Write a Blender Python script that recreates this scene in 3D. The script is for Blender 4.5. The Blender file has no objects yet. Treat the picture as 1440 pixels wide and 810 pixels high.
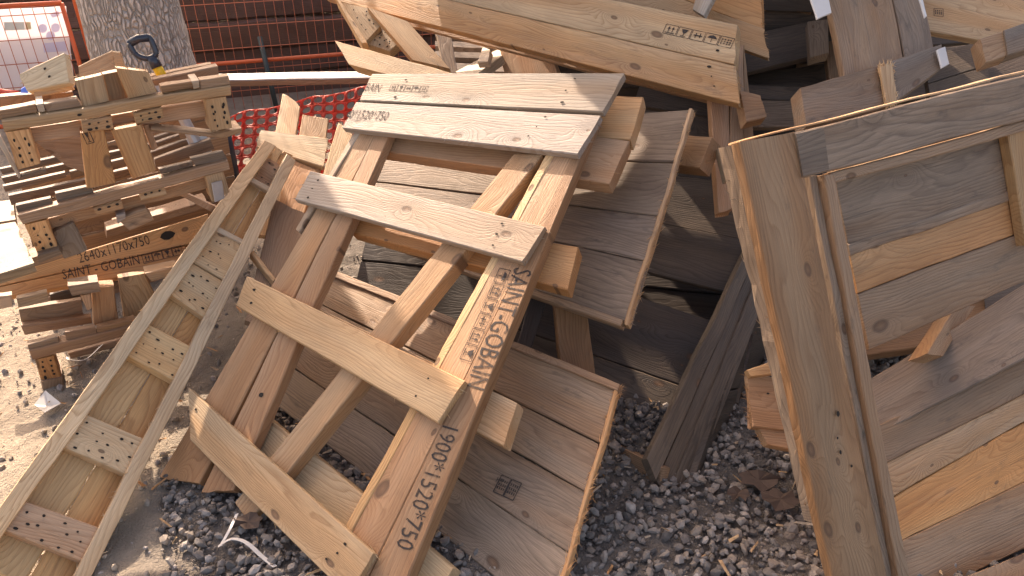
import bpy, bmesh, math, random
from mathutils import Vector, Matrix, noise
random.seed(7)
C = bpy.context.scene.collection
SC = bpy.context.scene

# ------------------------------------------------------------------ camera, light, exposure
PITCH = math.radians(31.5); CH = 1.6; F = 1044.0
cam = bpy.data.objects.new('camera', bpy.data.cameras.new('camera')); C.objects.link(cam)
cam.data.sensor_width = 36; cam.data.lens = 36 * F / 1440
cam.location = (0, 0, CH); cam.rotation_euler = (math.pi / 2 - PITCH, 0, 0)
cam.data.clip_start = 0.05; cam.data.clip_end = 400
SC.camera = cam
SUN = Vector((-0.42, 0.70, 0.58)).normalized()
w = bpy.data.worlds.new('World'); SC.world = w; w.use_nodes = True
wt = w.node_tree
sky = wt.nodes.new('ShaderNodeTexSky'); sky.sky_type = 'NISHITA'; sky.sun_disc = False
sky.sun_elevation = math.asin(SUN.z); sky.sun_rotation = math.atan2(SUN.x, SUN.y)
sky.dust_density = 4.0; sky.ozone_density = 0.4; sky.air_density = 0.8
bg = wt.nodes['Background']; bg.inputs[1].default_value = 0.15
wt.links.new(sky.outputs[0], bg.inputs[0])
sl = bpy.data.lights.new('sun', 'SUN'); sl.energy = 3.2; sl.angle = math.radians(0.53); sl.color = (1.0, 0.96, 0.90)
so = bpy.data.objects.new('sun', sl); C.objects.link(so)
so.rotation_euler = SUN.to_track_quat('Z', 'Y').to_euler(); so.location = (0, 0, 8)
SC.view_settings.view_transform = 'Standard'; SC.view_settings.look = 'None'
SC.view_settings.gamma = 1; SC.view_settings.exposure = 1.7
SC.view_settings.use_white_balance = True; SC.view_settings.white_balance_temperature = 8400; SC.view_settings.white_balance_tint = 19

# ------------------------------------------------------------------ measuring the site: camera rays met with real planes
CP, SP = math.cos(PITCH), math.sin(PITCH)
CAM = Vector((0, 0, CH))
def ray(px, py):
    x, y = (px - 720) / F, (py - 405) / F
    return Vector((x, CP - y * SP, -SP - y * CP))
def at(px, py, d): return CAM + ray(px, py) * d
class Plane:
    def __init__(s, *a):
        if len(a) == 3:                                   # three (px, py, distance)
            p = [at(*q) for q in a]; s.p = p[0]
            s.n = (p[1] - p[0]).cross(p[2] - p[0]).normalized()
        else: s.p, s.n = Vector(a[0]), Vector(a[1]).normalized()
        if s.n.dot(CAM - s.p) < 0: s.n = -s.n
    def pt(s, px, py, off=0.0):
        r = ray(px, py); t = s.n.dot(s.p + s.n * off - CAM) / s.n.dot(r)
        return CAM + r * t
GROUND = Plane((0, 0, 0), (0, 0, 1))

# ------------------------------------------------------------------ materials
def nmat(name):
    m = bpy.data.materials.new(name); m.use_nodes = True
    nt = m.node_tree; b = nt.nodes['Principled BSDF']
    return m, nt, b
class NT:
    def __init__(s, nt): s.nt = nt
    def n(s, t, **k):
        nd = s.nt.nodes.new(t)
        for a, v in k.items():
            setattr(nd, a, v)
        return nd
    def set(s, sock, v):
        if isinstance(v, bpy.types.NodeSocket): s.nt.links.new(v, sock)
        else: sock.default_value = v
    def math(s, op, a, b=0.0, c=0.0, clamp=False):
        nd = s.n('ShaderNodeMath', operation=op, use_clamp=clamp)
        for i, v in enumerate((a, b, c)): s.set(nd.inputs[i], v)
        return nd.outputs[0]
    def mix(s, f, a, b, mode='MIX'):
        nd = s.n('ShaderNodeMix', data_type='RGBA', blend_type=mode)
        s.set(nd.inputs[0], f); s.set(nd.inputs[6], a); s.set(nd.inputs[7], b)
        return nd.outputs[2]
    def noise(s, v, scale=1.0, detail=2.0, rough=0.5):
        nd = s.n('ShaderNodeTexNoise'); s.set(nd.inputs['Vector'], v)
        nd.inputs['Scale'].default_value = scale; nd.inputs['Detail'].default_value = detail; nd.inputs['Roughness'].default_value = rough
        return nd.outputs['Fac']
    def mul(s, v, k):
        nd = s.n('ShaderNodeVectorMath', operation='MULTIPLY'); s.set(nd.inputs[0], v); nd.inputs[1].default_value = k
        return nd.outputs[0]
    def ramp(s, v, lo, hi):
        nd = s.n('ShaderNodeMapRange', clamp=True); s.set(nd.inputs[0], v); s.set(nd.inputs[1], lo); s.set(nd.inputs[2], hi)
        return nd.outputs[0]

def wood_material():
    m, nt, b = nmat('sawn_wood'); T = NT(nt)
    bp = T.n('ShaderNodeAttribute', attribute_name='bp').outputs['Vector']
    ta = T.n('ShaderNodeAttribute', attribute_name='tint'); tint = ta.outputs['Color']; wea = ta.outputs['Alpha']
    sx = T.n('ShaderNodeSeparateXYZ'); nt.links.new(bp, sx.inputs[0]); L, W, TH = sx.outputs
    # knots
    kv = T.n('ShaderNodeTexVoronoi', feature='F1', voronoi_dimensions='2D'); T.set(kv.inputs['Vector'], T.mul(bp, (5.0, 9.0, 2.0))); kv.inputs['Scale'].default_value = 1
    kd = kv.outputs['Distance']
    ks = T.n('ShaderNodeSeparateColor'); nt.links.new(kv.outputs['Color'], ks.inputs[0])
    has = T.math('GREATER_THAN', ks.outputs[0], 0.66)
    ksize = T.math('MULTIPLY_ADD', T.math('POWER', ks.outputs[1], 2.0), 0.12, 0.03)
    kn = T.math('MULTIPLY', has, T.math('SUBTRACT', 1.0, T.ramp(kd, T.math('MULTIPLY', ksize, 0.75), T.math('MULTIPLY', ksize, 1.15))))
    infl = T.math('MULTIPLY', has, T.math('EXPONENT', T.math('MULTIPLY', kd, -6.0)))
    # growth rings: long slow warps give cathedral figure
    warp = T.noise(T.mul(bp, (1.6, 7.0, 7.0)), 1.0, 2.0)
    warp2 = T.noise(T.mul(bp, (9.0, 30.0, 30.0)), 1.0, 2.0)
    ph = T.math('MULTIPLY_ADD', W, 85.0, T.math('MULTIPLY', TH, 60.0))
    ph = T.math('MULTIPLY_ADD', warp, 16.0, ph)
    ph = T.math('MULTIPLY_ADD', warp2, 0.5, ph)
    ph = T.math('MULTIPLY_ADD', infl, 11.0, ph)
    fr = T.math('FRACT', ph)
    late = T.math('POWER', fr, 2.6)
    late = T.math('MULTIPLY', late, T.math('SUBTRACT', 1.0, T.ramp(fr, 0.9, 1.0)))
    strength = T.ramp(T.noise(T.mul(bp, (2.0, 12.0, 12.0)), 1.0, 1.0), 0.25, 0.7)
    fib = T.noise(T.mul(bp, (14.0, 420.0, 420.0)), 1.0, 3.0, 0.6)
    blot = T.noise(T.mul(bp, (3.0, 9.0, 9.0)), 1.0, 3.0, 0.55)
    heart = T.ramp(T.noise(T.mul(bp, (0.9, 9.0, 9.0)), 1.0, 1.0), 0.42, 0.62)
    tint = T.mix(T.math('MULTIPLY', heart, 0.75), tint, T.mix(1.0, tint, (0.90, 0.72, 0.55, 1), 'MULTIPLY'))
    f_late = T.math('MULTIPLY', late, T.math('MULTIPLY_ADD', strength, 0.6, 0.3))
    dk = T.mix(1.0, tint, (0.58, 0.46, 0.36, 1), 'MULTIPLY')
    col = T.mix(f_late, tint, dk)
    k1 = T.math('MULTIPLY_ADD', fib, 0.7, 0.65)
    col = T.mix(1.0, col, T.math('MULTIPLY', k1, T.math('MULTIPLY_ADD', blot, 0.7, 0.65)), 'MULTIPLY')
    # weather: grey film and dark staining, following its own blotches
    wn = T.math('ADD', T.noise(T.mul(bp, (2.5, 14.0, 14.0)), 1.0, 4.0, 0.6), T.math('MULTIPLY', T.math('SUBTRACT', wea, 0.5), 1.0))
    grey = T.mix(f_late, (0.30, 0.215, 0.15, 1), (0.12, 0.084, 0.058, 1))
    lum = T.n('ShaderNodeRGBToBW'); nt.links.new(ta.outputs['Color'], lum.inputs[0])
    grey = T.mix(1.0, grey, T.math('MULTIPLY', T.math('MULTIPLY_ADD', fib, 1.0, 0.5), T.math('MULTIPLY_ADD', lum.outputs[0], 3.2, 0.32)), 'MULTIPLY')
    gm = T.math('MULTIPLY', T.ramp(wn, 0.35, 0.75), T.math('MINIMUM', T.math('MULTIPLY', wea, 1.3), 0.92))
    col = T.mix(gm, col, grey)
    st = T.math('MULTIPLY', T.ramp(T.noise(T.mul(bp, (7.0, 20.0, 20.0)), 1.0, 6.0, 0.72), 0.58, 0.72), T.math('MULTIPLY_ADD', wea, 0.75, 0.16))
    col = T.mix(st, col, (0.05, 0.042, 0.036, 1))
    big = T.math('MULTIPLY', T.ramp(T.noise(T.mul(bp, (1.8, 7.0, 7.0)), 1.0, 5.0, 0.65), 0.46, 0.70), T.ramp(wea, 0.15, 0.8))
    col = T.mix(T.math('MULTIPLY', big, 0.8), col, T.mix(1.0, col, (0.42, 0.40, 0.39, 1), 'MULTIPLY'))
    # knot colour
    kcol = T.mix(T.ramp(kd, 0.0, ksize), (0.20, 0.10, 0.05, 1), (0.055, 0.028, 0.016, 1))
    col = T.mix(T.math('MULTIPLY', kn, 0.8), col, kcol)
    # hairline checks along the grain
    ck = T.noise(T.mul(bp, (3.0, 150.0, 150.0)), 1.0, 2.0, 0.4)
    ckm = T.math('MULTIPLY', T.ramp(ck, 0.68, 0.74), T.math('MULTIPLY_ADD', wea, 0.5, 0.15))
    col = T.mix(ckm, col, (0.06, 0.04, 0.03, 1))
    nt.links.new(col, b.inputs['Base Color'])
    b.inputs['Roughness'].default_value = 0.62
    b.inputs['Specular IOR Level'].default_value = 0.45
    saw = T.n('ShaderNodeTexWave', wave_type='BANDS', bands_direction='X')
    T.set(saw.inputs['Vector'], bp); saw.inputs['Scale'].default_value = 70; saw.inputs['Distortion'].default_value = 3
    h = T.math('ADD', T.math('MULTIPLY', fib, 1.0), T.math('MULTIPLY', late, -0.5))
    h = T.math('MULTIPLY_ADD', saw.outputs['Fac'], T.math('MULTIPLY', wea, 0.12), h)
    h = T.math('SUBTRACT', h, T.math('MULTIPLY', ckm, 1.5))
    bu = T.n('ShaderNodeBump'); bu.inputs['Strength'].default_value = 0.55; bu.inputs['Distance'].default_value = 0.0022
    nt.links.new(h, bu.inputs['Height']); nt.links.new(bu.outputs[0], b.inputs['Normal'])
    return m
WOOD = wood_material()

def plain(name, col, rough=0.6, metal=0.0, nscale=0, namt=0.25):
    m, nt, b = nmat(name); T = NT(nt)
    b.inputs['Roughness'].default_value = rough; b.inputs['Metallic'].default_value = metal
    if nscale:
        tc = T.n('ShaderNodeTexCoord').outputs['Object']
        v = T.noise(tc, nscale, 4.0, 0.6)
        c = T.mix(1.0, (*col, 1), T.math('MULTIPLY_ADD', v, namt * 4, 1 - namt * 2), 'MULTIPLY')
        nt.links.new(c, b.inputs['Base Color'])
    else: b.inputs['Base Color'].default_value = (*col, 1)
    return m
def ink_mat():
    m, nt, b = nmat('worn_stencil_ink'); T = NT(nt)
    b.inputs['Base Color'].default_value = (0.035, 0.028, 0.026, 1); b.inputs['Roughness'].default_value = .85
    p = T.n('ShaderNodeNewGeometry').outputs['Position']
    v = T.math('ADD', T.math('MULTIPLY', T.noise(p, 170, 3, .7), .6), T.math('MULTIPLY', T.noise(p, 28, 3, .6), .6))
    nt.links.new(T.math('MULTIPLY_ADD', T.ramp(v, .58, .8), -.7, .96), b.inputs['Alpha'])
    return m
INK = ink_mat()
HOLE = plain('nail_hole', (0.02, 0.014, 0.01), 0.9)
def translucent(name, col, amt):
    m, nt, b = nmat(name); b.inputs['Base Color'].default_value = (*col, 1); b.inputs['Roughness'].default_value = .5
    tr_ = nt.nodes.new('ShaderNodeBsdfTranslucent'); tr_.inputs[0].default_value = (*col, 1)
    mx = nt.nodes.new('ShaderNodeMixShader'); mx.inputs[0].default_value = amt
    nt.links.new(b.outputs[0], mx.inputs[1]); nt.links.new(tr_.outputs[0], mx.inputs[2])
    nt.links.new(mx.outputs[0], nt.nodes['Material Output'].inputs[0]); return m
ORANGE = plain('orange_paint', (0.55, 0.10, 0.03), 0.5, 0, 30, 0.12)
RUSTW = plain('orange_wire', (0.42, 0.12, 0.06), 0.6)
MESHM = translucent('orange_plastic_mesh', (0.60, 0.085, 0.045), 0.5)
BLACKP = plain('black_plastic', (0.02, 0.025, 0.04), 0.3)
YELLOW = plain('yellow_fibreglass', (0.72, 0.42, 0.01), 0.4)
WHITEP = plain('white_plastic', (0.60, 0.57, 0.53), 0.5, 0, 20, 0.06)
STEEL = plain('galvanised_steel', (0.38, 0.38, 0.4), 0.45, 0.7, 40, 0.1)
PAPER = plain('paper', (0.62, 0.58, 0.52), 0.8)
SIGNM = translucent('sign_sheet', (0.82, 0.78, 0.80), 0.6)
SIGNG = plain('sign_green', (0.55, 0.57, 0.53), 0.6)
SIGNY = plain('sign_yellow', (0.62, 0.52, 0.32), 0.6)
SIGNV = translucent('sign_violet', (0.62, 0.60, 0.76), 0.35)
BLUE = plain('blue_tape', (0.05, 0.16, 0.6), 0.5)

def dust_mat():
    m, nt, b = nmat('earth_and_gravel'); T = NT(nt)
    p = T.n('ShaderNodeNewGeometry').outputs['Position']
    sx = T.n('ShaderNodeSeparateXYZ'); nt.links.new(p, sx.inputs[0])
    big = T.noise(p, 2.2, 4.0, 0.6)
    side = T.math('MULTIPLY_ADD', big, 0.6, sx.outputs[0])
    g = T.ramp(side, -0.85, -0.5)
    sand = T.mix(T.noise(p, 14, 5, 0.65), (0.19, 0.15, 0.11, 1), (0.45, 0.375, 0.29, 1))
    sand = T.mix(T.ramp(T.noise(p, 60, 4, 0.7), 0.55, 0.75), sand, (0.30, 0.25, 0.20, 1))
    grav = T.mix(T.noise(p, 40, 5, 0.7), (0.08, 0.07, 0.06, 1), (0.24, 0.205, 0.175, 1))
    nt.links.new(T.mix(g, sand, grav), b.inputs['Base Color']); b.inputs['Roughness'].default_value = 0.95
    h = T.math('ADD', T.noise(p, 35, 6, 0.7), T.math('MULTIPLY', T.noise(p, 140, 3, 0.6), 0.4))
    bu = T.n('ShaderNodeBump'); bu.inputs['Strength'].default_value = 0.9; bu.inputs['Distance'].default_value = 0.02
    nt.links.new(h, bu.inputs['Height']); nt.links.new(bu.outputs[0], b.inputs['Normal'])
    return m
EARTH = dust_mat()
def stone_mat():
    m, nt, b = nmat('crushed_stone'); T = NT(nt)
    a = T.n('ShaderNodeAttribute', attribute_name='tint').outputs['Color']
    p = T.n('ShaderNodeNewGeometry').outputs['Position']
    v = T.noise(p, 90, 4, 0.65)
    nt.links.new(T.mix(1.0, a, T.math('MULTIPLY_ADD', v, 1.0, 0.5), 'MULTIPLY'), b.inputs['Base Color'])
    b.inputs['Roughness'].default_value = 0.85
    bu = T.n('ShaderNodeBump'); bu.inputs['Strength'].default_value = 0.5; bu.inputs['Distance'].default_value = 0.004
    nt.links.new(T.noise(p, 160, 4, 0.7), bu.inputs['Height']); nt.links.new(bu.outputs[0], b.inputs['Normal'])
    return m
STONE = stone_mat()
def bark_mat():
    m, nt, b = nmat('rough_bark'); T = NT(nt)
    tc = T.n('ShaderNodeTexCoord').outputs['Object']
    v = T.n('ShaderNodeTexVoronoi', feature='DISTANCE_TO_EDGE')
    wob = T.n('ShaderNodeVectorMath', operation='ADD'); T.set(wob.inputs[0], T.mul(tc, (1, 1, 0.22)))
    nz = T.n('ShaderNodeTexNoise'); nz.inputs['Scale'].default_value = 9; T.set(nz.inputs['Vector'], tc)
    T.set(wob.inputs[1], T.mul(nz.outputs['Color'], (0.06, 0.06, 0.06)))
    nt.links.new(wob.outputs[0], v.inputs['Vector']); v.inputs['Scale'].default_value = 48
    e = T.ramp(v.outputs['Distance'], 0.0, 0.22)
    n2 = T.noise(tc, 45, 5, 0.7)
    col = T.mix(T.math('MULTIPLY', e, T.math('MULTIPLY_ADD', n2, 0.8, 0.4)), (0.34, 0.28, 0.235, 1), (0.56, 0.47, 0.405, 1))
    nt.links.new(col, b.inputs['Base Color']); b.inputs['Roughness'].default_value = 0.95
    bu = T.n('ShaderNodeBump'); bu.inputs['Strength'].default_value = 0.9; bu.inputs['Distance'].default_value = 0.018
    nt.links.new(T.math('MULTIPLY_ADD', n2, 0.4, e), bu.inputs['Height']); nt.links.new(bu.outputs[0], b.inputs['Normal'])
    return m
BARK = bark_mat()

# ------------------------------------------------------------------ mesh helpers
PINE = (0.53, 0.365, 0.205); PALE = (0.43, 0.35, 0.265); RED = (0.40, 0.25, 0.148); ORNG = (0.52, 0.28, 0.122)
TAN = (0.46, 0.295, 0.16); BROWN = (0.31, 0.19, 0.108); GREY = (0.25, 0.198, 0.155); DARK = (0.06, 0.047, 0.04)  # DARK is lowered so shade inside the middle crate sits in the tint
class MB:
    """Collects verts, faces, board coordinates and tints for one mesh object."""
    def __init__(s): s.v = []; s.f = []; s.bp = []; s.t = []; s.mi = []
    def add(s, verts, faces, bp=None, tint=(1, 1, 1, 0), mi=0):
        o = len(s.v); s.v += [Vector(q) for q in verts]
        s.bp += bp if bp else [Vector(q) for q in verts]
        s.t += tint if isinstance(tint, list) else [tint] * len(verts)
        s.f += [tuple(i + o for i in f) for f in faces]; s.mi += [mi] * len(faces)
    def build(s, name, mats, root=None, loc=None, smooth=False):
        me = bpy.data.meshes.new(name)
        o = bpy.data.objects.new(name, me); C.objects.link(o)
        base = Vector((0, 0, 0))
        if root is not None:
            o.parent = root; r = root
            while r is not None: base = base + r.location; r = r.parent
        elif loc is not None: o.location = loc; base = Vector(loc)
        me.from_pydata([q - base for q in s.v], [], s.f)
        a = me.attributes.new('bp', 'FLOAT_VECTOR', 'POINT'); a.data.foreach_set('vector', [c for q in s.bp for c in q])
        a = me.attributes.new('tint', 'FLOAT_COLOR', 'POINT'); a.data.foreach_set('color', [c for q in s.t for c in q])
        for m in (mats if isinstance(mats, (list, tuple)) else [mats]): me.materials.append(m)
        me.polygons.foreach_set('material_index', s.mi)
        if smooth: me.polygons.foreach_set('use_smooth', [True] * len(me.polygons))
        me.update(); return o

def board(mb, q, n, th, tint=PINE, wea=0.1, jag=(0.0, 0.0), ch=0.003, rough=0.0018, fuzz=(0, 0), sidefuzz=0, bow=0.0):
    """Sawn board: q = face corners a0,b0,b1,a1 (a->b is the length), face normal n, body th behind it."""
    a0, b0, b1, a1 = q
    ln = ((b0 - a0).length + (b1 - a1).length) / 2; wd = ((a1 - a0).length + (b1 - b0).length) / 2
    nL = max(3, min(40, int(ln / 0.045))); c = min(ch / max(wd, 1e-4), 0.2); ct = min(ch, th * 0.3)
    prof = [(c, 0)] + [(k, 0) for k in (0.25, 0.5, 0.75)] + [(1 - c, 0), (1, -ct), (1, -th * 0.5), (1, -th + ct), (1 - c, -th), (0.5, -th), (c, -th), (0, -th + ct), (0, -th * 0.5), (0, -ct)]
    off = Vector((random.uniform(-40, 40), random.uniform(-40, 40), random.uniform(-40, 40)))
    k = random.uniform(0.80, 1.16); hue = random.uniform(-0.10, 0.10)
    bow = bow or random.uniform(-0.004, 0.004) * min(1, ln)
    tc = (tint[0] * k * (1 + hue * 0.4), tint[1] * k, tint[2] * k * (1 - hue), max(0, min(1, wea + random.uniform(-0.06, 0.06))))
    V = []; B = []; m = len(prof)
    for i in range(nL + 1):
        l = i / nL
        for (wv, t) in prof:
            lj = l
            if i == 0 and jag[0]: lj = l - random.uniform(-1, 1) * jag[0] / ln
            if i == nL and jag[1]: lj = l + random.uniform(-1, 1) * jag[1] / ln
            p = (a0 * (1 - lj) + b0 * lj) * (1 - wv) + (a1 * (1 - lj) + b1 * lj) * wv
            p = p + n * (t + bow * 4 * l * (1 - l))
            bq = Vector((lj * ln, wv * wd, t)) + off
            edge = 1.0 if wv in (0, 1) or t != 0 else 0.45
            nz = noise.noise_vector(bq * 5.0) * rough * 1.4 + noise.noise_vector(bq * 38.0) * rough * 0.9 * edge
            V.append(p + nz); B.append(bq)
    Fc = []
    for i in range(nL):
        for j in range(m):
            Fc.append((i * m + j, i * m + (j + 1) % m, (i + 1) * m + (j + 1) % m, (i + 1) * m + j))
    Fc.append(tuple(range(m - 1, -1, -1))); Fc.append(tuple(nL * m + j for j in range(m)))
    # keep windings outward whichever way the corners run
    if (b0 - a0).cross(a1 - a0).dot(n) > 0: Fc = [tuple(reversed(f)) for f in Fc]
    mb.add(V, Fc, B, tc)
    u = (b0 - a0).normalized()
    for e, cnt in enumerate(fuzz):
        for _ in range(cnt):
            wv = random.random(); t = -random.random() * th
            base = (a0 if e == 0 else b0) * (1 - wv) + (a1 if e == 0 else b1) * wv + n * t
            d = (u if e else -u) * random.uniform(0.006, 0.022) + n * random.uniform(-.006, .006) + (a1 - a0).normalized() * random.uniform(-.008, .008)
            splinter(mb, base, d, random.uniform(0.0008, 0.0022), tc)
    for _ in range(sidefuzz):
        l = random.random(); s_ = random.random() < 0.5
        base = (a0 if s_ else a1) * (1 - l) + (b0 if s_ else b1) * l - n * random.uniform(0, th)
        side = (a0 - a1).normalized() * (1 if s_ else -1)
        d = side * random.uniform(0.004, 0.014) + u * random.uniform(-.02, .02) + n * random.uniform(-.004, .008)
        splinter(mb, base, d, random.uniform(0.0007, 0.0018), tc)
def splinter(mb, base, d, r, tc):
    x = d.orthogonal().normalized() * r; y = d.cross(x).normalized() * r
    V = [base - d * 0.3 + x, base - d * 0.3 - x * 0.5 + y, base - d * 0.3 - x * 0.5 - y, base + d]
    lc = (min(1, tc[0] * 1.15), min(1, tc[1] * 1.15), min(1, tc[2] * 1.1), tc[3] * 0.5)
    mb.add(V, [(0, 1, 3), (1, 2, 3), (2, 0, 3), (2, 1, 0)], [base + Vector((1, 2, 3))] * 4, lc)
def nails(mb, q, n, spots, r=0.0042, mi=1):
    a0, b0, b1, a1 = q
    u = (b0 - a0).normalized(); v = n.cross(u)
    for (l, wv) in spots:
        p = (a0 * (1 - l) + b0 * l) * (1 - wv) + (a1 * (1 - l) + b1 * l) * wv + n * 0.0026
        rr = r * random.uniform(0.7, 1.25); el = random.uniform(1.0, 1.9)
        V = [p + u * math.cos(t) * rr * el * random.uniform(.8, 1.15) + v * math.sin(t) * rr for t in [i * math.pi / 4 for i in range(8)]]
        f = tuple(range(8))
        mb.add(V, [f], None, (0, 0, 0, 0), mi)
def PQ(pl, pts, off=0.0): return [pl.pt(x, y, off) for x, y in pts]
def qboard(name, pl, pts, th, root=None, off=0.0, tint=PINE, wea=0.1, holes=None, hr=0.0036, **k):
    mb = MB(); q = PQ(pl, pts, off); board(mb, q, pl.n, th, tint, wea, **k)
    if holes: nails(mb, q, pl.n, holes, hr)
    mats = [WOOD, HOLE]
    if root is None:
        c = sum(q, Vector()) / 4
        return mb.build(name, mats, None, c)
    return mb.build(name, mats, root)
def planking(name, pl, left, right, fr, th, root, off=0.0, tints=None, wea=0.7, gap=0.004, **k):
    """Planks side by side between a left and a right edge (pixel end points), split at fractions fr."""
    mb = MB(); L0, L1 = left; R0, R1 = right
    n = len(fr) - 1
    for i in range(n):
        def P(e0, e1, f): return (e0[0] + (e1[0] - e0[0]) * f, e0[1] + (e1[1] - e0[1]) * f)
        fl0, fr0 = fr[i] if isinstance(fr[i], tuple) else (fr[i], fr[i])
        fl1, fr1 = fr[i + 1] if isinstance(fr[i + 1], tuple) else (fr[i + 1], fr[i + 1])
        q = [pl.pt(*P(L0, L1, fl0), off), pl.pt(*P(R0, R1, fr0), off), pl.pt(*P(R0, R1, fr1), off), pl.pt(*P(L0, L1, fl1), off)]
        dv = (q[3] - q[0]).normalized() * gap * 0.5; q = [q[0] + dv, q[1] + dv, q[2] - dv, q[3] - dv]
        jo = random.uniform(-0.002, 0.002)
        q = [p + pl.n * jo for p in q]
        t, wv = tints[i % len(tints)] if tints else (GREY, wea)
        board(mb, q, pl.n, th, t, wv, **k)
    return mb.build(name, [WOOD, HOLE], root)
def thing(name, label, cat, loc, group=None):
    o = bpy.data.objects.new(name, None); C.objects.link(o); o.location = loc; o.empty_display_size = 0.1
    return tag(o, label, cat, group)
def tag(o, label, cat, group=None, kind=None):
    o['label'] = label; o['category'] = cat
    if group: o['group'] = group
    if kind: o['kind'] = kind
    return o
def structure(o, kind='structure'): o['kind'] = kind; return o
def tube(mb, pts, r, seg=6, tint=(1, 1, 1, 0), mi=0, r2=None):
    V = []; Fc = []; m = len(pts)
    for i, p in enumerate(pts):
        d = (pts[min(i + 1, m - 1)] - pts[max(i - 1, 0)]).normalized()
        x = d.cross(Vector((0.13, 0.2, 1))).normalized(); y = d.cross(x)
        rr = r if r2 is None else r + (r2 - r) * i / (m - 1)
        for j in range(seg):
            t = 2 * math.pi * j / seg; V.append(p + x * math.cos(t) * rr + y * math.sin(t) * rr)
    for i in range(m - 1):
        for j in range(seg): Fc.append((i * seg + j, i * seg + (j + 1) % seg, (i + 1) * seg + (j + 1) % seg, (i + 1) * seg + j))
    Fc.append(tuple(range(seg - 1, -1, -1))); Fc.append(tuple((m - 1) * seg + j for j in range(seg)))
    mb.add(V, Fc, None, tint, mi)
def lettering(body, pl, p0, p1, height, root, off=0.0016, name='lettering', shear=0.0):
    """Stencilled text on plane pl, from pixel p0 to pixel p1 along its baseline."""
    cu = bpy.data.curves.new(name, 'FONT'); cu.body = body; cu.size = 1.0; cu.resolution_u = 2
    to = bpy.data.objects.new(name, cu); C.objects.link(to); bpy.context.view_layer.update()
    me = bpy.data.meshes.new_from_object(to); bpy.data.objects.remove(to)
    xs = [v.co.x for v in me.vertices]; ys = [v.co.y for v in me.vertices]
    A, B = pl.pt(*p0, off), pl.pt(*p1, off); u = (B - A); ln = u.length; u.normalize(); v = pl.n.cross(u)
    mb = MB(); x0, x1, y0, y1 = min(xs), max(xs), 0.0, max(ys)
    verts = [A + u * ((q.co.x - x0) / (x1 - x0) * ln) + v * (q.co.y / (y1 - y0) * height) for q in me.vertices]
    mb.add(verts, [tuple(p.vertices) for p in me.polygons])
    bpy.data.meshes.remove(me)
    return mb.build(name, INK, root)
def stamp(kinds, pl, p0, p1, height, root, off=0.0017, name='handling_marks'):
    """Row of framed handling pictograms from pixel p0 to p1."""
    A, B = pl.pt(*p0, off), pl.pt(*p1, off); u = (B - A); ln = u.length; u.normalize(); v = pl.n.cross(u)
    mb = MB(); n = len(kinds); cw = ln / n
    def poly(pts, k): mb.add([A + u * (k * cw + x * cw) + v * (y * height) for x, y in pts], [tuple(range(len(pts)))])
    def bar(x0, y0, x1, y1, w, k):
        a = Vector((x0 * cw, y0 * height)); b = Vector((x1 * cw, y1 * height)); d = (b - a).normalized(); pp = Vector((-d.y, d.x)) * w * height / 2
        poly([((q.x) / cw, (q.y) / height) for q in (a - pp, b - pp, b + pp, a + pp)], k)
    for k, kd in enumerate(kinds):
        for e in ((.04, 0, .96, 0), (.96, 0, .96, 1), (.96, 1, .04, 1), (.04, 1, .04, 0)): bar(*e, 0.06, k)
        if kd == 'glass':
            poly([(.25, .85), (.75, .85), (.62, .5), (.54, .42), (.46, .42), (.38, .5)], k); bar(.5, .42, .5, .15, .07, k); bar(.3, .13, .7, .13, .08, k)
        elif kd == 'arrows':
            for x in (.35, .65): poly([(x - .12, .55), (x + .12, .55), (x, .85)], k); bar(x, .25, x, .55, .08, k)
            bar(.15, .15, .85, .15, .08, k)
        elif kd == 'umbrella':
            poly([(.15, .55), (.85, .55), (.72, .78), (.5, .88), (.28, .78)], k); bar(.5, .15, .5, .55, .06, k)
        elif kd == 'hand':
            bar(.2, .5, .8, .5, .12, k); bar(.35, .25, .35, .75, .1, k); bar(.65, .3, .65, .8, .1, k)
        elif kd == 'text':
            for y in (.3, .5, .72): 
                for x in (.2, .4, .6, .78): bar(x - .06, y, x + .06, y, .14, k)
    return mb.build(name, INK, root)
def block_holes(cols=4, rows=2, j=0.06, x0=.2, x1=.8, y0=.3, y1=.75):
    j = max(j, .06)
    return [(x0 + (x1 - x0) * i / max(1, cols - 1) + random.uniform(-j, j), y0 + (y1 - y0) * k / max(1, rows - 1) + random.uniform(-j, j)) for i in range(cols) for k in range(rows)]

# ------------------------------------------------------------------ ground
def build_ground():
    mb = MB(); V = []; Fc = []
    def grid(x0, x1, y0, y1, s, z=0.0, amp=0.0):
        nx, ny = int((x1 - x0) / s), int((y1 - y0) / s); o = len(V)
        for j in range(ny + 1):
            for i in range(nx + 1):
                x, y = x0 + (x1 - x0) * i / nx, y0 + (y1 - y0) * j / ny
                ed = min(i, j, nx - i, ny - j)
                a = amp * min(1, ed / 6)
                p = Vector((x, y, 0))
                h = noise.fractal(p * 3.0, 1.0, 2.0, 3) * 0.012 + noise.fractal(p * 14.0, 0.8, 2.0, 4) * 0.011
                V.append(Vector((x, y, z + (h - 0.004) * a)))
        for j in range(ny):
            for i in range(nx):
                k = o + j * (nx + 1) + i; Fc.append((k, k + 1, k + nx + 2, k + nx + 1))
    grid(-3.2, 2.2, 0.5, 4.6, 0.02, 0.0, 1.0)
    mb.add(V, Fc); o = len(mb.v)
    R = 150.0
    x0, x1, y0, y1 = -3.2, 2.2, 0.5, 4.6
    ring = [(-R, -R), (R, -R), (R, R), (-R, R), (x0, y0), (x1, y0), (x1, y1), (x0, y1)]
    mb.add([Vector((x, y, 0)) for x, y in ring], [(0, 1, 5, 4), (1, 2, 6, 5), (2, 3, 7, 6), (3, 0, 4, 7)])
    structure(mb.build('ground', EARTH, smooth=True))
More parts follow.
